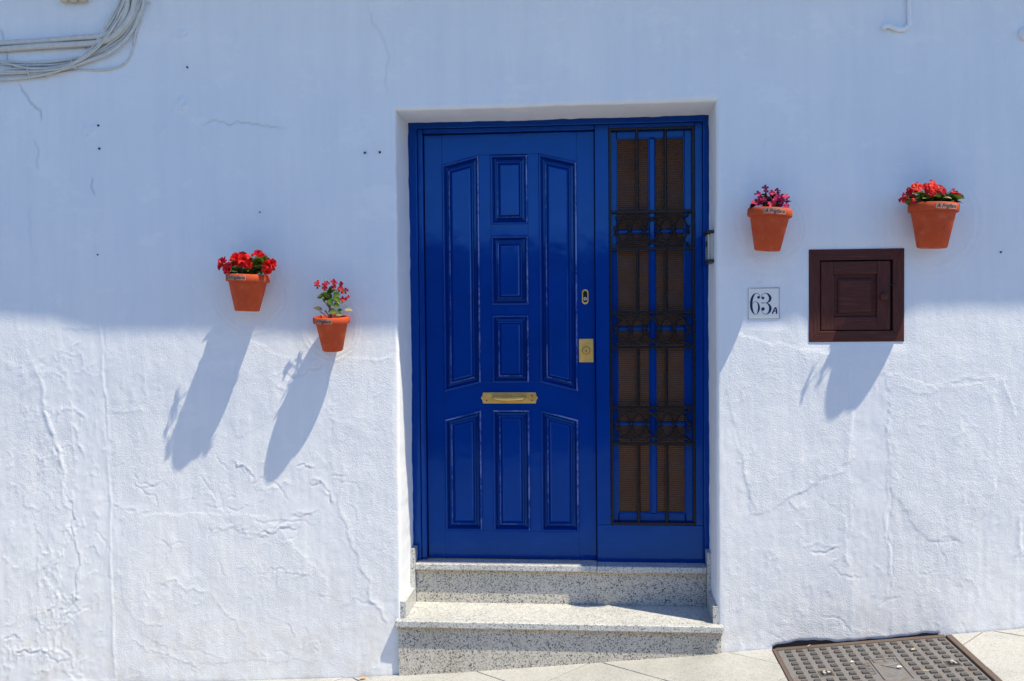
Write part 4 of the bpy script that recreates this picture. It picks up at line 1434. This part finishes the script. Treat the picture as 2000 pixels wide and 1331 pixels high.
def flower(plant, loc, face, r, petal, n, cup_=0.35, center=None, whorls=1, name='flower'):
    """receptacle (the part) with petals (sub-parts) opening towards face"""
    rec = bpy.data.meshes.get('receptacle') or lathe_mesh('receptacle', [(0, -0.004), (0.0018, -0.003), (0.0028, 0), (0.0022, 0.0022), (0, 0.003)], 8, M_YEL)
    f = Vector(face).normalized()
    M = Matrix.Translation(loc) @ f.to_track_quat('Z', 'Y').to_matrix().to_4x4()
    fl = obj(name, rec, plant, M)
    base = bpy.data.meshes[petal]
    L = max(v.co.x for v in base.vertices)
    for wv in range(whorls):
        for k in range(n):
            a = 2 * math.pi * (k + 0.5 * wv) / n + random.uniform(-0.15, 0.15)
            tilt = cup_ + 0.5 * wv + random.uniform(-0.2, 0.2)
            s = r / L * random.uniform(0.85, 1.1) * (1 - 0.25 * wv)
            dl = Vector((math.cos(a) * math.cos(tilt), math.sin(a) * math.cos(tilt), math.sin(tilt)))
            PM = M @ Matrix.Translation(dl * 0.001) @ dl.to_track_quat('X', 'Z').to_matrix().to_4x4() @ Matrix.Scale(s, 4)
            obj('petal', bpy.data.meshes[petal + random.choice(['', '_1', '_2'])], fl, PM)
    return fl


for nm, mt in (('petal_red', M_RED), ('petal_crimson', M_CRIM), ('petal_pink', M_PINK), ('petal_coral', M_CORAL)):
    for q_, (w_, cu_, rf_) in enumerate(((0.0155, 0.3, 0.22), (0.012, 0.55, 0.34), (0.0135, 0.05, 0.28))):
        blade(nm + ('' if q_ == 0 else '_%d' % q_), 0.03, w_, mt, cu_, 0.12, 2, 6, rf_)
LEAF = {k: blade('leaf_' + k, 0.045, w_, m_, c_, 0.25) for k, w_, m_, c_ in (
    ('fresh', 0.016, M_GREEN, 0.3), ('dark', 0.018, M_GREEN_D, 0.35), ('yellow', 0.015, M_GREEN_Y, 0.4), ('pale', 0.014, M_PALE, 0.2), ('bronze', 0.017, M_BRONZE, 0.3), ('slim', 0.0085, M_GREEN, 0.3))}


def text_mesh(body, height, mat, shear=0.25):
    cu = bpy.data.curves.new('t', 'FONT')
    cu.body = body; cu.size = height; cu.shear = shear; cu.align_x = 'CENTER'; cu.align_y = 'CENTER'
    cu.space_character = 0.92; cu.offset = height * 0.012; cu.resolution_u = 3
    o = bpy.data.objects.new('t', cu)
    COL.objects.link(o)
    dg = bpy.context.evaluated_depsgraph_get()
    m = bpy.data.meshes.new_from_object(o.evaluated_get(dg))
    bpy.data.objects.remove(o)
    m.materials.clear(); m.materials.append(mat)
    return m


def flower_pot(name, px, py_top, R, H, r0, rim_h, roll, tilt, st_a, st_w, label):
    """R rim radius, H height, r0 base radius; st_a: sticker place round the rim (deg from the front), st_w its width"""
    x, z = on_plane(px, py_top, -R)
    cy = -(R + 0.006)
    base = Vector((x, cy, z - H))
    e_ = empty(name, base, label, 'flower pot', 'terracotta pots hung on the wall')
    M = Matrix.Translation((x, cy, z)) @ Matrix.Rotation(math.radians(roll), 4, 'Y') @ Matrix.Rotation(math.radians(tilt), 4, 'X')
    rb = R - 0.012
    n = 56
    body = lathe_mesh('pot_body', [(0.012, -H + 0.0005), (r0 - 0.004, -H), (r0, -H + 0.004), (rb * 0.985, -rim_h - 0.004), (rb, -rim_h - 0.0002), (rb - 0.012, -rim_h), (rb - 0.014, -0.03), (r0 - 0.012, -H + 0.015)], n, M_TERRA)
    obj('pot_body', body, e_, M)
    rim = lathe_mesh('pot_rim', [(rb - 0.012, -rim_h), (rb + 0.003, -rim_h), (R - 0.003, -rim_h + 0.0005), (R, -rim_h + 0.005), (R, -0.006), (R - 0.003, -0.001), (R - 0.008, 0), (R - 0.013, -0.003), (R - 0.016, -rim_h * 0.7)], n, M_TERRA)
    obj('pot_rim', rim, e_, M)
    so = lathe_mesh('soil', [(0, -0.014), (rb * 0.5, -0.017), (R - 0.0155, -0.022)], 24, M_SOIL)
    obj('soil', so, e_, M)
    # sticker on the rim, bent round it
    h_ = rim_h * 0.66
    bm = bmesh.new()
    rows_ = []
    for i in range(17):
        a = math.radians(st_a - 90) + (i / 16 - 0.5) * st_w / R
        rows_.append([bm.verts.new(((R + 0.0006) * math.cos(a), (R + 0.0006) * math.sin(a), -rim_h * 0.5 + s * h_ / 2 + 0.0008 * math.sin(i * 2.1 + s))) for s in (-1, 1)])
    for A, B in zip(rows_, rows_[1:]): bm.faces.new((A[0], A[1], B[1], B[0]))
    stk = obj('sticker', bm_mesh(bm, 'sticker', M_STICK, smooth=True), e_, M)
    tm = text_mesh('A Frigiliana', h_ * 0.95, M_TEXT)
    w_t = max(v.co.x for v in tm.vertices) - min(v.co.x for v in tm.vertices)
    sc = st_w * 0.92 / w_t
    for v in tm.vertices:
        a = math.radians(st_a - 90) + v.co.x * sc / R
        v.co = ((R + 0.0012) * math.cos(a), (R + 0.0012) * math.sin(a), -rim_h * 0.5 + v.co.y)
    obj('lettering', tm, stk, M)
    # iron hook that carries the pot
    hk = [M @ Vector((0, R - 0.004, -rim_h * 0.2)), M @ Vector((0, R - 0.008, 0.004)), Vector((x, -0.003, z + 0.008)), Vector((x, 0.02, z + 0.008))]
    tube('hook', catmull(hk, 4), 0.0022, M_IRON, e_, 6)
    return e_, M, R


POTS = [
    flower_pot('flower_pot', 485.5, 537, 0.0975, 0.166, 0.055, 0.034, 2.5, 0, -14, 0.098, 'terracotta pot holding a leafy plant with large red flowers, leftmost on the wall'),
    flower_pot('flower_pot', 648, 618, 0.0835, 0.158, 0.046, 0.031, 0.5, 7, -12, 0.082, 'small terracotta pot holding an upright stemmed plant, lowest on the wall, left of the door'),
    flower_pot('flower_pot', 1503.5, 409, 0.095, 0.180, 0.055, 0.035, 4.0, 0, 4, 0.096, 'terracotta pot holding dark pink flowers, between the door and the cupboard'),
    flower_pot('flower_pot', 1822.5, 399, 0.102, 0.187, 0.061, 0.036, 2.0, 0, 14, 0.098, 'terracotta pot holding a red flowered plant, above the right edge of the wooden cupboard'),
]


def stem(plant, pts, r, mat=None):
    return tube('stem', catmull(pts, 4), r, mat or M_STEM, plant, 6)


def P3(px, py, y):
    x, z = on_plane(px, py, y)
    return Vector((x, y, z))


def leaves(plant, centre, spots, kinds, size, ydepth, up=0.4):
    for px, py in spots:
        y = max(-ydepth + random.uniform(-0.055, 0.05), -0.165)
        p = P3(px, py, y)
        d = (p - centre); d.z = abs(d.z) * 0.3
        d = d.normalized() + Vector((random.uniform(-.7, .7), random.uniform(-.9, .3), random.uniform(-.3, up)))
        obj('leaf', LEAF[random.choice(kinds)], plant, place(d, p - d.normalized() * 0.02, random.uniform(-0.9, 0.9), size * random.uniform(0.75, 1.2)))


def z2(ox, oy, sc, lst):
    return [(ox + a / sc, oy + b / sc) for a, b in lst]


# 1: big red flowers
e_, M, R = POTS[0]
c = M @ Vector((0, 0, -0.015))
pl = empty('flowering_plant', c, 'leafy green plant with big red ruffled flowers, in the leftmost pot', 'plant', 'plants in the wall pots')
for k in range(7):
    a = random.uniform(0, 6.28)
    stem(pl, [c + Vector((0.02 * math.cos(a), 0.02 * math.sin(a), 0)), c + Vector((0.045 * math.cos(a), 0.045 * math.sin(a), 0.03)), c + Vector((0.07 * math.cos(a), 0.06 * math.sin(a), 0.055))], 0.0028)
sp = z2(410, 480, 9.507, [(random.uniform(420, 1010), random.uniform(270, 500)) for _ in range(60)])
leaves(pl, c, sp, ['fresh', 'fresh', 'fresh', 'slim', 'yellow'], 1.15, R + 0.02, 1.3)
leaves(pl, c, z2(410, 480, 9.507, [(470, 430), (560, 400), (500, 490), (620, 460), (400, 500), (440, 390), (600, 500), (530, 450)]), ['dark', 'fresh'], 1.0, R + 0.055)
leaves(pl, c, z2(410, 480, 9.507, [(720, 260), (760, 300), (820, 300), (900, 330), (950, 370), (800, 420), (850, 380), (780, 350), (900, 430), (830, 460), (740, 440), (950, 460), (690, 480), (870, 270)]), ['slim', 'fresh', 'yellow'], 0.8, R + 0.055)
for (a, b), r, pt, dy, fc in [((235, 300), .024, 'petal_crimson', .05, (-.6, -1, .3)), ((330, 430), .027, 'petal_crimson', .085, (-.3, -1, .1)), ((200, 390), .018, 'petal_crimson', .07, (-.8, -.8, 0)),
                              ((500, 250), .031, 'petal_red', .07, (-.2, -1, .5)), ((630, 280), .032, 'petal_red', .08, (.1, -1, .4)), ((620, 165), .018, 'petal_crimson', -.02, (0, .4, 1)), ((710, 345), .020, 'petal_red', .09, (.3, -1, 0)),
                              ((880, 160), .024, 'petal_crimson', .0, (.1, -.8, .8)), ((965, 195), .023, 'petal_crimson', .0, (.3, -.3, 1)), ((1030, 240), .020, 'petal_crimson', -.02, (.6, .2, .8)),
                              ((1130, 350), .027, 'petal_red', .03, (.6, -1, .2)), ((1050, 370), .024, 'petal_red', .06, (.2, -1, 0)), ((1060, 460), .020, 'petal_red', .085, (.2, -1, -.5)), ((980, 270), .018, 'petal_crimson', .03, (.2, -1, .6))]:
    px, py = 410 + a / 9.507, 480 + b / 9.507
    p = P3(px, py, -R - dy)
    flower(pl, p, fc, r, pt, 6, 0.45, whorls=2)
    stem(pl, [c + Vector((0, -0.02, 0)), (c + p) / 2 + Vector((0, 0, 0.012)), p], 0.0015)

# 2: upright stemmed plant
e_, M, R = POTS[1]
c = M @ Vector((0, 0, -0.015))
pl = empty('flowering_plant', c, 'upright thorny plant with bare lower stem, bright leaves and small red blooms', 'plant', 'plants in the wall pots')
ZP = lambda a, b, dy=0.0: P3(590 + a / 7.833, 530 + b / 7.833, -R - dy)
stem(pl, [c, ZP(430, 600), ZP(420, 520), ZP(410, 430), ZP(420, 330)], [0.0055] * 16 + [0.004], M_STEMB)
stem(pl, [ZP(425, 540), ZP(470, 450), ZP(510, 380), ZP(570, 300)], 0.003, M_STEMB)
stem(pl, [ZP(420, 560), ZP(350, 470), ZP(300, 400)], 0.003, M_STEMB)
stem(pl, [c, ZP(320, 650), ZP(270, 610)], 0.0022, M_STEMB)
stem(pl, [c, ZP(380, 640), ZP(350, 600)], 0.0028, M_STEMB)
for a, b, da, db, k, s, dy in [(330, 350, -1, .3, 'fresh', 1.0, .03), (300, 360, -1, .1, 'fresh', .9, .0), (250, 395, -1, -.1, 'fresh', .8, .02), (340, 430, -.6, -.7, 'fresh', 1.0, .03), (400, 400, .0, 1, 'dark', 1.5, .03), (425, 300, .05, 1, 'dark', 1.5, .02),
                               (410, 240, .1, 1, 'fresh', .8, .05), (480, 300, .8, .5, 'fresh', 1.0, .02), (520, 360, 1, .1, 'fresh', 1.1, .04), (520, 400, .9, -.2, 'fresh', 1.0, .02), (540, 450, .8, -.5, 'fresh', 1.1, .03), (430, 460, .2, -.3, 'fresh', 1.3, .06),
                               (390, 480, -.5, -.2, 'fresh', 1.0, .05), (520, 500, .8, .2, 'dark', .9, 0), (530, 525, .7, -.3, 'fresh', .9, .04), (480, 420, .6, .4, 'fresh', 1.0, .05),
                               (450, 610, .9, 0, 'yellow', 1.3, .05), (580, 595, .9, .3, 'fresh', .9, .02), (560, 650, 1, -.2, 'pale', 1.2, .05), (250, 575, -1, .4, 'pale', 1.35, .02), (690, 590, 1, .1, 'pale', 1.35, .01), (640, 490, 1, 0, 'pale', .6, .0), (370, 370, -.6, .4, 'fresh', .9, .05)]:
    d = Vector((da, -0.45, db))
    p = ZP(a, b, dy)
    obj('leaf', LEAF[k], pl, place(d, p - d.normalized() * 0.018, random.uniform(-.5, .5) + 0.9, s * 0.72))
for a, b in [(230, 180), (235, 225), (350, 200), (385, 190), (345, 255), (480, 160), (500, 180), (480, 240), (595, 195), (590, 260), (610, 300), (665, 295), (620, 430), (640, 440), (695, 400), (575, 280)]:
    p = ZP(a, b, random.uniform(-.01, .03))
    flower(pl, p, (random.uniform(-.5, .5), -1, random.uniform(-.1, .7)), 0.0125, 'petal_coral', 4, 0.25)
for A_, B_ in [((420, 330), (380, 300)), ((380, 300), (300, 240)), ((300, 240), (235, 205)), ((380, 300), (350, 230)), ((430, 330), (490, 200)), ((510, 340), (560, 260)), ((560, 260), (600, 220)), ((540, 440), (640, 430)), ((640, 430), (690, 400)), ((560, 300), (660, 295))]:
    stem(pl, [ZP(*A_), ZP((A_[0] + B_[0]) / 2, (A_[1] + B_[1]) / 2 - 6), ZP(*B_)], 0.0013)

# 3: dark pink begonia
e_, M, R = POTS[2]
c = M @ Vector((0, 0, -0.015))
pl = empty('flowering_plant', c, 'low bushy plant with bronze leaves and small magenta pink flowers', 'plant', 'plants in the wall pots')
sp = z2(1430, 350, 8.873, [(random.gauss(680, 130), random.uniform(250, 490)) for _ in range(44)])
leaves(pl, c, sp, ['bronze', 'bronze', 'bronze', 'dark'], 0.75, R)
for k in range(6):
    a = random.uniform(0, 6.28)
    stem(pl, [c, c + Vector((0.03 * math.cos(a), 0.03 * math.sin(a), 0.04)), c + Vector((0.05 * math.cos(a), 0.05 * math.sin(a), 0.075))], 0.002, M_STEMB)
for a, b in [(570, 150), (580, 210), (440, 255), (785, 200), (690, 240), (500, 320), (480, 370), (370, 405), (410, 400), (450, 400), (540, 350), (650, 440), (630, 470), (655, 480), (770, 330), (800, 310), (870, 310), (920, 300), (950, 310), (860, 360), (880, 390), (940, 460), (935, 490), (610, 360), (720, 400), (530, 390), (820, 430)]:
    p = P3(1430 + a / 8.873, 350 + b / 8.873, -R - random.uniform(-0.01, 0.08))
    flower(pl, p, (random.uniform(-.5, .5), -1, random.uniform(-.2, .8)), 0.0125, 'petal_pink', 4, 0.3)
    stem(pl, [c + Vector((0, 0, 0.02)), (c + p) / 2 + Vector((0, 0, 0.012)), p], 0.001, M_STEMB)

# 4: red busy lizzie
e_, M, R = POTS[3]
c = M @ Vector((0, 0, -0.015))
pl = empty('flowering_plant', c, 'leafy plant with scattered flat red flowers, in the pot above the cupboard', 'plant', 'plants in the wall pots')
sp = z2(1740, 340, 8.319, [(random.uniform(270, 1080), random.uniform(330, 480)) for _ in range(50)])
leaves(pl, c, sp, ['dark', 'dark', 'fresh', 'fresh'], 1.1, R, 0.9)
leaves(pl, c, z2(1740, 340, 8.319, [(500, 350), (540, 300), (560, 370), (450, 310), (590, 420), (700, 290), (640, 380)]), ['fresh', 'yellow'], 1.15, R + 0.05)
leaves(pl, c, z2(1740, 340, 8.319, [(800, 330), (850, 350), (840, 440), (920, 380), (660, 460), (960, 440), (1000, 440)]), ['fresh', 'pale', 'fresh'], 0.8, R + 0.04)
for (a, b), r, pt, dy, fc in [((340, 275), .024, 'petal_crimson', .04, (-.4, -1, .3)), ((430, 215), .025, 'petal_red', .05, (-.1, -1, .4)), ((655, 195), .030, 'petal_red', .05, (0, -1, .5)), ((645, 250), .022, 'petal_red', .07, (0, -1, .1)), ((675, 310), .017, 'petal_red', .09, (.2, -1, 0)),
                              ((830, 240), .025, 'petal_crimson', .04, (.2, -1, .5)), ((200, 390), .022, 'petal_crimson', .085, (-1, -.25, .2)), ((1075, 305), .022, 'petal_crimson', .03, (.4, -.25, 1)), ((515, 210), .009, 'petal_red', .03, (.3, -1, .6)), ((1020, 252), .007, 'petal_crimson', .03, (0, -1, .4)), ((360, 440), .012, 'petal_crimson', .08, (0, -1, 0))]:
    p = P3(1740 + a / 8.319, 340 + b / 8.319, -R - dy)
    flower(pl, p, fc, r, pt, 5, 0.15)
    stem(pl, [c + Vector((0, -0.01, 0.01)), (c + p) / 2 + Vector((0, 0, 0.012)), p], 0.0012)

# ------------------------------------------------------------------ cables and conduits, upper left
CABLES = [
    ('conduit', 5.6, 0, 'upper thick white conduit running from the left picture edge', [(-140, 93), (-20, 86), (0, 84.5), (80, 80.5), (150, 74.5), (198, 70), (226, 56), (243, 32), (250, 0), (252, -90)]),
    ('conduit', 6.0, 0, 'lower thick white conduit bending upward behind the loose cables', [(-140, 104), (-20, 98), (0, 96.5), (80, 91), (150, 87), (192, 83), (217, 74), (238, 57), (254, 34), (262, 8), (264, -30), (264, -90)]),
    ('cable', 3.0, 0, 'white cable directly below the two thick conduits', [(-140, 118), (-20, 119), (0, 120), (60, 122.5), (110, 120), (150, 114), (180, 106), (216, 84), (246, 58), (263, 30), (270, 0), (274, -90)]),
    ('cable', 2.2, 0, 'thin pale cable second below the thick conduits', [(-140, 124), (-20, 125), (30, 127.5), (70, 128), (110, 126), (140, 121), (165, 114), (203, 99), (237, 75), (259, 47), (272, 15), (277, -10), (280, -90)]),
    ('cable', 2.4, 1, 'white cable through both cable ties, upper of the bundle', [(-140, 139), (-20, 137.5), (0, 137), (50, 134), (90, 133), (120, 129.5), (143, 124), (165, 108), (186, 86), (206, 60), (226, 30), (241, 0), (270, -90)]),
    ('cable', 2.6, 1, 'white cable through both cable ties, middle of the bundle', [(-140, 146), (-20, 145.5), (0, 144.5), (50, 142), (90, 140.5), (120, 135.5), (144, 127), (170, 105), (189, 80), (207, 51), (224, 22), (236, -5), (262, -90)]),
    ('cable', 2.6, 1, 'lowest white cable of the bundle, sweeping up to a nail', [(-140, 158), (-20, 156), (0, 155.5), (30, 153.5), (60, 150), (100, 143), (137, 131.5), (160, 123.5), (184, 115.5), (216, 102), (245, 78), (263, 52), (276, 22), (281, 3), (284, -90)]),
    ('cable', 1.9, 2, 'thin cable crossing the conduits in front of the bundle', [(-140, 133), (-20, 138), (60, 139.5), (110, 136), (141, 126), (172, 109), (200, 84), (222, 54), (240, 22), (252, -5), (275, -90)]),
    ('cable', 1.8, 2, 'thin slanting cable that joins the bundle from above', [(-140, 108), (-20, 118), (15, 125), (40, 131), (62, 134.5), (95, 134), (130, 127.5), (148, 121), (181, 98), (214, 60), (234, 22), (245, -5), (268, -90)]),
    ('cable', 1.7, 1, 'thin cable between the lowest cable and the bundle', [(60, 146), (110, 138), (141, 128), (170, 119), (203, 105), (240, 79), (258, 57), (272, 28), (279, 6), (283, -60)]),
    ('cable', 2.3, -1, 'painted over cable hugging the wall below the bundle', [(90, 147), (150, 138), (200, 137.5), (236, 130), (252, 114), (261, 88), (266, 62), (274, 40)]),
]
for nm, r, layer, lab, pts in CABLES:
    rr = r / 428
    yy = -(rr + 0.004 + max(layer, 0) * 0.011) + (0.006 if layer < 0 else 0)
    P = [Vector((*on_plane(p[0], p[1], yy), 0)) for p in pts]
    P = [Vector((p.x, yy + 0.003 * math.sin(i * 1.7 + r * 3), p.y)) for i, p in enumerate(P)]
    o = tube(nm, catmull(P, 7), rr, M_CABLE, None, 12)
    tag(o, lab, nm, 'cables and conduits on the upper left wall')
for (a, b), lab in (((53, 130), (56, 147)), 'white cable tie round the bundle near the left edge'), (((139, 119), (147, 133)), 'white cable tie where the bundle splits and turns up'):
    p0, p1 = P3(*a, -0.03), P3(*b, -0.03)
    md = (p0 + p1) / 2
    o = tube('cable_tie', catmull([p0 + Vector((0, 0.022, 0)), p0, md + Vector((0.002, -0.006, 0)), p1, p1 + Vector((0, 0.022, 0))], 5), 0.0028, M_CABLE, None, 8)
    tag(o, lab, 'cable tie', 'cable ties')
o = tube('nail', [P3(278, 4, -0.03), P3(288, 5, -0.012), P3(297, 8, 0.008)], 0.0035, M_CABLE, None, 8)
tag(o, 'white painted nail beside the topmost cables', 'nail')
for (x, y0, y1), lab in (((14, 102, 118), 'narrow strap between the lower conduit and the first cable'), ((23, 122, 136), 'narrow strap behind the slanting cable'), ((166, 90, 96), 'short strap below the lower conduit')):
    a = P3(x, y0, -0.004); b = P3(x + 1, y1, -0.004)
    o = box('cable_strap', a.x - 0.003, a.x + 0.003, -0.009, 0.006, b.z, a.z, M_CABLE, None, 0.001)
    tag(o, lab, 'strap', 'cable straps')
# ceramic insulators peeping in at the top edge
ix, iz = on_plane(143, 4, -0.03)
ins = empty('insulator_rack', (ix, 0, iz), 'row of beige ceramic insulators at the top edge above the conduits', 'insulator')
box('rack_plate', ix - 0.075, ix + 0.075, -0.03, 0.0, iz + 0.03, iz + 0.075, M_BEIGE, ins, 0.004)
im = lathe_mesh('insulator', [(0, 0), (0.012, 0.001), (0.018, 0.006), (0.020, 0.014), (0.013, 0.020), (0.018, 0.027), (0.012, 0.032), (0, 0.033)], 20, M_BEIGE)
for k in range(3): obj('insulator', im, ins, Matrix.Translation((ix - 0.046 + 0.046 * k, -0.026, iz)))

# small pipe with a hooked end, upper right
pts = [(1776, -60), (1776, 0), (1776, 40), (1775, 50), (1766, 57), (1757, 58), (1746, 55), (1736, 51), (1729, 52), (1724, 56)]
P = [P3(a, b, -0.006 - (0.004 if i > 3 else 0)) for i, (a, b) in enumerate(pts)]
cp = catmull(P, 5)
o = tube('overflow_pipe', cp, [0.0095 + 0.002 * max(0, (i - 18) / 30) for i in range(len(cp))], M_PLASTER, None, 12)
tag(o, 'thin whitewashed pipe with a hooked lower end, top right of wall', 'pipe')
bm = bmesh.new()
bmesh.ops.create_uvsphere(bm, u_segments=20, v_segments=12, radius=0.03)
o = obj('wall_cap', bm_mesh(bm, 'wall_cap', M_PLASTER, smooth=True), None, Matrix.Translation(P3(2004, 66, -0.006)) @ Matrix.Diagonal((1, 0.6, 1, 1)))
tag(o, 'round whitewashed cap at the right picture edge, near the top', 'cap')

# ------------------------------------------------------------------ iron cover in the pavement
x0, x1, y0, y1 = COVER
cov = empty('manhole_cover', ((x0 + x1) / 2, (y0 + y1) / 2, g((x0 + x1) / 2)), 'rectangular rusty cast iron manhole cover with square studs, below the cupboard', 'manhole cover')


def gbox(name, a0, a1, b0, b1, h0, h1, mat, parent, bev=0.0015):
    """box lying on the sloping pavement"""
    bm = bmesh.new()
    bot = [bm.verts.new((x, y, g(x) + h0)) for x, y in ((a0, b0), (a1, b0), (a1, b1), (a0, b1))]
    top = [bm.verts.new((x, y, g(x) + h1)) for x, y in ((a0, b0), (a1, b0), (a1, b1), (a0, b1))]
    bm.faces.new(bot); bm.faces.new(list(reversed(top)))
    for k in range(4): bm.faces.new((bot[k], top[k], top[(k + 1) % 4], bot[(k + 1) % 4]))
    bevel_all(bm, bev, 1)
    return obj(name, bm_mesh(bm, name, mat), parent)


gbox('cover_frame', x0 - 0.009, x0 + 0.006, y0 - 0.009, y1, -0.03, 0.004, M_RUST, cov)
gbox('cover_frame', x1 - 0.016, x1 + 0.009, y0 - 0.009, y1, -0.03, 0.005, M_RUST, cov)
gbox('cover_frame', x0 + 0.0065, x1 - 0.0165, y0 - 0.009, y0 + 0.006, -0.03, 0.004, M_RUST, cov)
gbox('cover_frame', x0 + 0.0065, x1 - 0.0165, y1 - 0.008, y1 + 0.02, -0.03, 0.001, M_RUST, cov)
plate_ = gbox('cover_plate', x0 + 0.009, x1 - 0.022, y0 + 0.009, y1 - 0.011, -0.03, -0.0015, M_CAST, cov, 0.002)
pitch = 0.0503
ncol, nrow = 14, 13
sxa = x0 + 0.052
st_m = None
for rr in range(nrow):
    for cc in range(ncol):
        X0 = sxa + cc * pitch; Y0_ = y1 - 0.040 - rr * pitch
        if Y0_ < y0 + 0.04: continue
        if rr >= 4 and rr <= 8 and 6 <= cc <= 8: continue       # badge
        if rr in (5, 6) and cc in (2, 12): continue             # lifting holes
        if st_m is None:
            bm = bmesh.new()
            s_, t_ = 0.0135, 0.0122
            b_ = [bm.verts.new((sx * s_, sy * s_, 0)) for sx, sy in ((-1, -1), (1, -1), (1, 1), (-1, 1))]
            u_ = [bm.verts.new((sx * t_, sy * t_, 0.0065)) for sx, sy in ((-1, -1), (1, -1), (1, 1), (-1, 1))]
            bm.faces.new(u_)
            for k in range(4): bm.faces.new((b_[k], b_[(k + 1) % 4], u_[(k + 1) % 4], u_[k]))
            st_m = bm_mesh(bm, 'stud', M_STUD)
        sl_ = math.atan2(g(X0 + .02) - g(X0 - .02), .04)
        obj('stud', st_m, plate_, Matrix.Translation((X0, Y0_, g(X0) - 0.0018)) @ Matrix.Rotation(-sl_, 4, 'Y') @ Matrix.Rotation(random.uniform(-.03, .03), 4, 'Z'))
# badge with maker's letters
bxc = sxa + 7 * pitch
byt = y1 - 0.040 - 3.45 * pitch
for dxb in (-0.052, 0.058):
    gbox('badge_rib', bxc + dxb, bxc + dxb + 0.005, byt - 0.22, byt, -0.002, 0.0025, M_CAST, plate_, 0.0005)
gbox('badge_rib', bxc - 0.052, bxc + 0.063, byt, byt + 0.012, -0.002, 0.0025, M_CAST, plate_, 0.0005)
for dxb in (-0.04, 0.005, 0.045):
    gbox('badge_tick', bxc + dxb, bxc + dxb + 0.009, byt - 0.03, byt - 0.006, -0.002, 0.002, M_CAST, plate_, 0.0005)
for A_, B_ in (((-0.01, -0.075), (0.045, -0.062)), ((-0.02, -0.062), (0.04, -0.12))):
    a3 = Vector((bxc + A_[0], byt + A_[1], g(bxc + A_[0]) - 0.001)); b3 = Vector((bxc + B_[0], byt + B_[1], g(bxc + B_[0]) - 0.001))
    tube('badge_stroke', [a3, b3], 0.003, M_CAST, plate_, 6)
tm = text_mesh('SALESO', 0.042, M_CAST, 0.0)
for v in tm.vertices:
    lx, ly = v.co.x, v.co.y
    xx = bxc - 0.076 + ly; yy = byt - 0.085 - lx
    v.co = (xx, yy, g(xx) + 0.0012)
tm.flip_normals()
obj('cast_lettering', tm, plate_)
for cc in (2, 12):
    X0 = sxa + (cc + 0.0) * pitch; Y0_ = y1 - 0.040 - 5.5 * pitch
    gbox('lifting_hole', X0 - 0.028, X0 + 0.028, Y0_ - 0.03, Y0_ + 0.03, -0.003, 0.0006, M_RUST, plate_, 0.0005)
    gbox('hole_dark', X0 - 0.022, X0 + 0.022, Y0_ - 0.024, Y0_ + 0.024, -0.003, 0.0010, M_DARK, plate_, 0.0003)
    for k in range(4):
        a = random.uniform(0, 6.3)
        bm = bmesh.new(); bmesh.ops.create_icosphere(bm, subdivisions=1, radius=random.uniform(0.006, 0.010))
        for v in bm.verts: v.co *= random.uniform(0.6, 1.2)
        obj('grit', bm_mesh(bm, 'grit', M_PAVE), plate_, Matrix.Translation((X0 + 0.012 * math.cos(a), Y0_ + 0.012 * math.sin(a), g(X0) + 0.002)))
# wind-blown petals and straw on the cover
dry = bpy.data.meshes.new('x'); bpy.data.meshes.remove(dry)
M_STRAW = mat_plain('dry_straw', (0.50, 0.40, 0.22), 0.8)
M_PETAL_DRY = mat_plain('dry_white_petal', (0.72, 0.66, 0.56), 0.7)
for px, py, L, ang, mt, nm, lab in [(1752, 1306, .022, .1, M_PETAL_DRY, 'fallen_petal', 'pale dry petal on the iron cover beside its badge'),
                                    (1577, 1266, .03, .9, M_STRAW, 'straw', 'bent straw by the wall at the back of the iron cover'),
                                    (1801, 1312, .035, -.3, M_STRAW, 'straw', 'straw lying between studs on the right of the iron cover'),
                                    (1662, 1296, .016, .5, M_PETAL_DRY, 'fallen_petal', 'small pale dry petal left of the cover badge'),
                                    (1780, 1272, .02, .2, M_STRAW, 'fallen_petal', 'yellowish dry petal on the upper right of the iron cover'),
                                    (703, 1328, .03, .1, mat_plain('orange_peel', (0.75, 0.35, 0.02), 0.6), 'orange_scrap', 'small orange scrap on the pavement left of the steps')]:
    x, y = on_ground(px, py)
    mm_ = blade(nm, L, L * (0.35 if nm != 'straw' else 0.07), mt, -0.1, 0.3)
    o = obj(nm, mm_, None, Matrix.Translation((x, y, g(x) + 0.006)) @ Matrix.Rotation(ang, 4, 'Z'))
    tag(o, lab, nm.replace('_', ' '))
